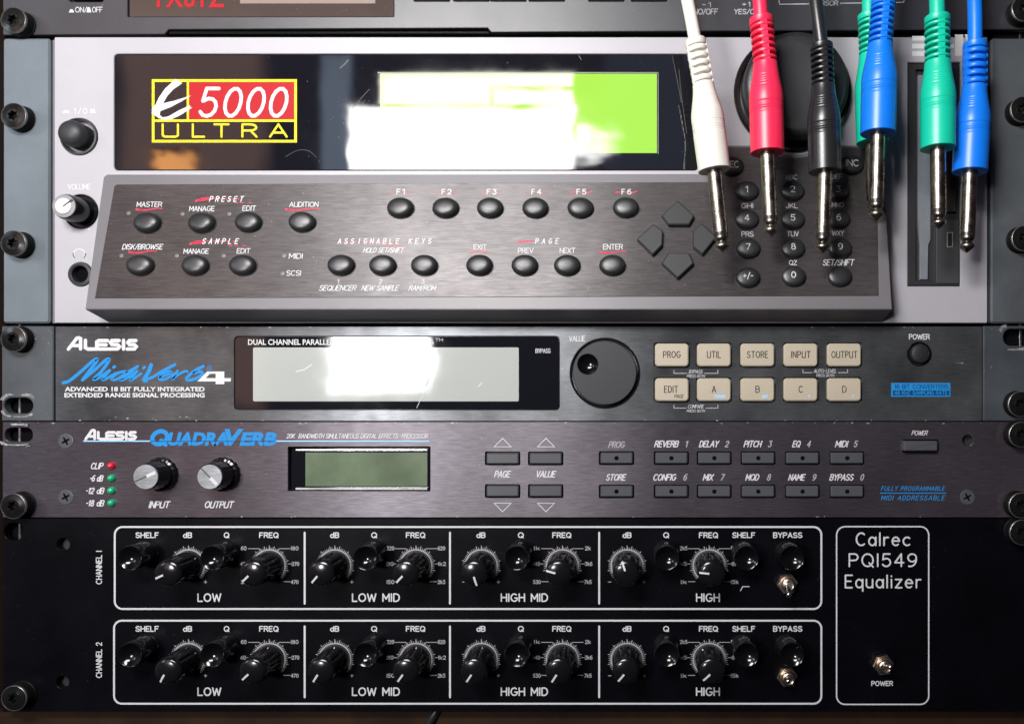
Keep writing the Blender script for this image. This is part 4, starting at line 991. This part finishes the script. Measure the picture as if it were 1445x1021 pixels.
# toggle switches
def toggle(px, py, tip, lbl=None):
    a, b = P.at(px, py, 2); at = (a, b, 0)
    bm = NB(); lathe(bm, [(4.3, .05), (4.2, .5), (3, .55)], a, b, 32); w0 = emit('toggle_switch', bm, M['brass'], T5, at=at, label=lbl)
    bm = NB(); hx = [(a + 4.9 * math.cos(math.radians(60 * i + 8)), b + 4.9 * math.sin(math.radians(60 * i + 8))) for i in range(6)]; plate(bm, hx, .5, 2.6, bev=.35); emit('hex_nut', bm, M['brass'], w0, at=at)
    bm = NB(); lathe(bm, [(3.2, 2.5), (3.2, 3.4), (2.9, 3.45), (2.9, 4.2), (3.1, 4.25), (2.8, 5.2), (2.3, 5.5), (1.6, 5.2), (0, 5.1)], a, b, 32); emit('bushing', bm, M['brass'], w0, at=at)
    ta, tb = P.at(*tip, 13)
    s_ = P.pt(a, b, 4.8); e_ = P.pt(ta, tb, 13); bm = NB(); n = 10
    tube(bm, [s_, s_.lerp(e_, .5), e_], 1.0, 12); bmesh.ops.create_uvsphere(bm, u_segments=16, v_segments=10, radius=1.25, matrix=Matrix.Translation(e_)); emit('lever', bm, M['bright'], w0, local=True, at=P.pt(*at), angle=60)
toggle(1111, 823, (1113, 838)); toggle(1111, 954.5, (1112, 960)); toggle(1246.5, 937.5, (1256, 940))

# ================================================================== screws
def star(cx, cy, r, n=6, k=.62):
    return [(cx + (r if i % 2 == 0 else r * k) * math.cos(math.pi * i / n + .2), cy + (r if i % 2 == 0 else r * k) * math.sin(math.pi * i / n + .2)) for i in range(2 * n)]
scr = None
def rack_screw(px, py, label):
    """px, py: centre of the head as surveyed; the head stands 5.6 mm off the panel"""
    global scr
    a, b = P.at(px, py, 5.6); at = (a, b, 0)
    if scr:
        c = scr.copy(); COL.objects.link(c); c.location = P.pt(*at) * .001; LOC[c.name] = P.pt(*at); c['label'] = label
        for ch in list(scr.children):
            d = ch.copy(); COL.objects.link(d); d.parent = c; d.rotation_euler = (0, (px * 7 + py * 3) % 6, 0)
        return c
    c = thing('rack_screw', label, 'screw', P.pt(*at), 'rack screws'); scr = c
    bm = NB(); lathe(bm, [(6.2, .0), (6.2, .6), (5.9, .9), (5.7, 4.6), (5.6, 4.9)], a, b, 40); emit('cup_washer', bm, M['screw_side'], c, at=at)
    bm = NB(); lathe(bm, [(5.75, 4.4), (5.85, 5.0), (5.78, 5.4), (5.6, 5.5), (5.48, 5.3)], a, b, 40); emit('head_rim', bm, M['screw_rim'], c, at=at, angle=60)
    bm = NB(); lathe(bm, [(5.5, 5.35), (5.0, 5.42), (3.6, 5.7), (3.1, 5.8)], a, b, 40)
    plate(bm, circ(a, b, 3.15, 40), 5.0, 5.85, [star(a, b, 2.5)], bev=.18, floor=3.6); emit('screw_head', bm, M['screw'], c, at=at)
    return c
for x, y, l in ((18, 28, 'black screw left of the power switch on the half-seen top unit'), (18.5, 163, 'black screw on the blue grey left ear beside the round power button'), (18, 343, 'black screw on the blue grey left ear near the headphone socket'),
                (18, 478, 'black screw above the worn slot left of the blue script logo'), (18, 714, 'black screw left of the four small level lights, at panel bottom'), (19, 985, 'dim black screw at the bottom left corner of the equalizer'),
                (1446, 12, 'half-cut black screw at the top right corner on the half-seen unit'), (1444, 154, 'black screw on the dark right ear beside the hanging blue plug'), (1446, 336, 'black screw on the dark right ear below the plug tips'),
                (1441, 570, 'black screw at the right end of the unit with cream buttons'), (1442, 613, 'black screw at the upper right corner of the purplish unit'), (1442, 713, 'black screw at the lower right corner of the purplish unit'), (1443, 751, 'black screw at the upper right corner of the equalizer')):
    rack_screw(x, y, l)
psc = None
for x, y, l in ((93, 622, 'flat cross-head screw beside the white maker logo on the purplish panel'), (93, 701, 'flat cross-head screw left of the lowest level light'), (1365, 701, 'dim flat cross-head screw right of the blue slogan')):
    a, b = P.at(x, y); at = (a, b, 0)
    if psc:
        c = psc.copy(); COL.objects.link(c); c.location = P.pt(*at) * .001; c['label'] = l
        for ch in list(psc.children):
            d = ch.copy(); COL.objects.link(d); d.parent = c
        continue
    psc = thing('panel_screw', l, 'screw', P.pt(*at), 'flat panel screws')
    bm = NB(); lathe(bm, [(3.5, .02), (3.4, .22), (3.2, .26)], a, b, 32)
    cr = []
    for i in range(4):
        t = math.pi / 2 * i + .5
        for u, v in ((.5, -.5), (2.0, -.34), (2.0, .34)): cr.append((a + u * math.cos(t) - v * math.sin(t), b + u * math.sin(t) + v * math.cos(t)))
    plate(bm, circ(a, b, 3.22, 32), .0, .28, [cr], bev=.05, floor=-.0); emit('screw_head', bm, M['keygrey'], psc, at=at)
    bm = NB(); sheet(bm, cr, .04); emit('cross_slot', bm, M['black_void'], psc, at=at)

# ================================================================== hanging patch cables
def cable(label, m, h, top, boot, grip0, grip1, tip, wmax, wtop, turned=False, sleeve_end=None):
    """all points surveyed; h = distance of the plug's axis from the panel (mm); widths surveyed too"""
    k = (D - h) / D
    W = lambda p_: P.pt(*P.at(*p_, h), h)
    b0, g0, g1, t1 = W(boot), W(grip0), W(grip1), W(tip)
    root = thing('patch_cable', label, 'cable', t1, 'patch cables hanging in front of the rack')
    def axis_bm(p, q, fn):
        bm = NB(); fn(bm, (q - p).length)
        zax = (q - p).normalized(); xax = Vector((1, 0, 0)); xax = (xax - zax * xax.dot(zax)).normalized(); yax = zax.cross(xax)
        mt = Matrix((xax, yax, zax)).transposed()
        for v in bm.verts: v.co = p + mt @ v.co
        return bm
    R1 = wtop * k * S / 2; R2 = wmax * k * S / 2; cr = R1 * .60
    # cord
    pts = [b0 + (g0 - b0) * .12, b0] + [W(p_) + Vector((0, dy, 0)) for p_, dy in top]
    pts.append(pts[-1] + (pts[-1] - pts[-2]) * 3.5)
    bm = NB(); tube(bm, spline(pts, 10), cr, 20); emit('cord', bm, m, root, local=True, at=b0, angle=60)
    # ribbed strain relief
    def relief(bm, L):
        lathe(bm, [(cr * .9, -.1), (R1 * .94, 0), (R1, .3), (R1, L * .13), (R1 * .94, L * .15), (cr * .9, L * .155)], seg=36)
        lathe(bm, [(cr * .84, L * .1), (cr * .84, L)], seg=28)
        n = 6 if not turned else 5; pit = L * .85 / n
        for i in range(n):
            z = L * .15 + pit * (i + .45); t = pit * (.27 if not turned else .31)
            lathe(bm, [(cr * .7, z - t * 1.1), (R1 * .93, z - t), (R1, z - t * .5), (R1, z + t * .5), (R1 * .93, z + t), (cr * .7, z + t * 1.1)], seg=36)
        for sgn in (-1, 1):
            w_ = R1 * (.27 if not turned else .4); pl_ = [(-w_, sgn * cr * .8), (w_, sgn * cr * .8), (w_, sgn * R1 * .93), (-w_, sgn * R1 * .93)]
            if turned: pl_ = [(y, x) for x, y in pl_]
            q0 = loop(bm, ccw(pl_), L * .08); q1 = loop(bm, ccw(pl_), L * 1.0); wall(bm, q0, q1)
    emit('strain_relief', axis_bm(b0, g0, relief), m, root, local=True, at=b0, angle=40)
    def grip(bm, L):
        pr = [(cr, -.2), (R1 * .98, -.1), (R1 * 1.02, .3)]
        def rad(t):
            if t < .42: u = t / .42; u = u * u * (3 - 2 * u); return R1 * 1.02 + (R2 - R1 * 1.02) * u
            return R2 * (1 - .015 * (t - .42) / .58)
        n = 120
        for i in range(1, n):
            t = i / n; d_ = 0
            for c0 in (.17, .46):
                if c0 < t < c0 + .14: d_ = .17 * max(0, math.sin((t - c0) / .14 * math.pi * 10))
            pr.append((rad(t) - d_, L * t))
        pr += [(R2 * .985, L - .2), (R2 * .95, L), (3.3, L), (0, L)]
        lathe(bm, pr, seg=48)
    emit('grip', axis_bm(g0, g1, grip), m, root, local=True, at=g0, angle=35)
    Lt = (t1 - g1).length
    ls = .76
    def slv(bm, L): lathe(bm, [(3.17, -1), (3.17, L * ls - .2), (3.0, L * ls)] + [(0, L * ls)], seg=32)
    emit('sleeve', axis_bm(g1, t1, slv), M['nickel'], root, local=True, at=g1)
    def ring(bm, L): lathe(bm, [(2.6, L * ls - .2), (3.12, L * ls), (3.12, L * ls + 1.3), (2.2, L * ls + 1.4)], seg=32)
    emit('insulating_ring', axis_bm(g1, t1, ring), M['p_black'], root, local=True, at=g1)
    def tp(bm, L):
        z0 = L * ls + 1.3; q = L - z0
        lathe(bm, [(2.9, z0), (3.0, z0 + q * .12), (2.6, z0 + q * .22), (2.05, z0 + q * .3), (2.2, z0 + q * .36), (2.85, z0 + q * .46), (3.15, z0 + q * .56), (2.95, z0 + q * .66), (1.9, z0 + q * .82), (.5, L - .25), (0, L)], seg=32)
    emit('tip', axis_bm(g1, t1, tp), M['nickel'], root, local=True, at=g1, angle=50)
    return root
cable('ivory white patch cable, leftmost plug, hanging beside the green screen', M['p_white'], 34, [((972, 10), 0), ((962, -40), 1), ((952, -120), 4)], (981, 57), (992.5, 119), (1008, 241), (1020, 357), 46.5, 30, True)
cable('crimson red patch cable hanging in front of the left edge of the dial', M['p_red'], 30, [((1072, 0), 0), ((1068, -50), 1), ((1062, -120), 5)], (1074, 26), (1080, 90), (1083, 216), (1088, 335), 48.5, 34)
cable('black patch cable hanging in front of the dial between red and blue plugs', M['p_black'], 30, [((1152, 10), 0), ((1147, -40), 1), ((1140, -120), 4)], (1159, 63), (1161.5, 121), (1164, 243), (1160.5, 358), 46, 32)
cable('green patch cable hidden behind a blue plug right of the dial', M['p_green'], 15, [((1226, -10), 0), ((1229, -60), 1), ((1230, -130), 2)], (1226, 21), (1228, 78), (1231, 202), (1233, 300), 45, 31)
cable('blue patch cable hanging in front of a green plug right of the dial', M['p_blue'], 32, [((1249, -25), 0), ((1252, -70), 0), ((1255, -140), 2)], (1247, 0), (1242, 63), (1239, 189), (1236, 313), 49.5, 34)
cable('green patch cable hanging in front of the upright disk drive', M['p_green'], 30, [((1322, 0), 0), ((1321, -50), 1), ((1319, -130), 3)], (1322.5, 24), (1323, 88), (1323.5, 210), (1324.5, 324), 48.5, 35)
cable('blue patch cable, rightmost plug, hanging beside the dark right ear', M['p_blue'], 24, [((1375.5, 10), 0), ((1374, -40), 1), ((1372, -130), 3)], (1376, 61), (1375, 123), (1368.5, 243), (1364, 357), 48.5, 33, True)
# loose cable under the equalizer
w0 = thing('black_cable', 'thin black cable hanging below the equalizer over the brown board', 'cable', base_pos(600, 1030))
bm = NB(); tube(bm, spline([P.pt(*P.at(628, 992), -6), P.pt(*P.at(613, 1008), -6.0), P.pt(*P.at(604, 1022), -5.5), P.pt(*P.at(585, 1060), -5.5), P.pt(*P.at(560, 1100), -5.5)], 8), 1.9, 14); emit('cord', bm, M['p_black'], w0, local=True, at=base_pos(600, 1030), angle=60)
bpy.context.view_layer.update()
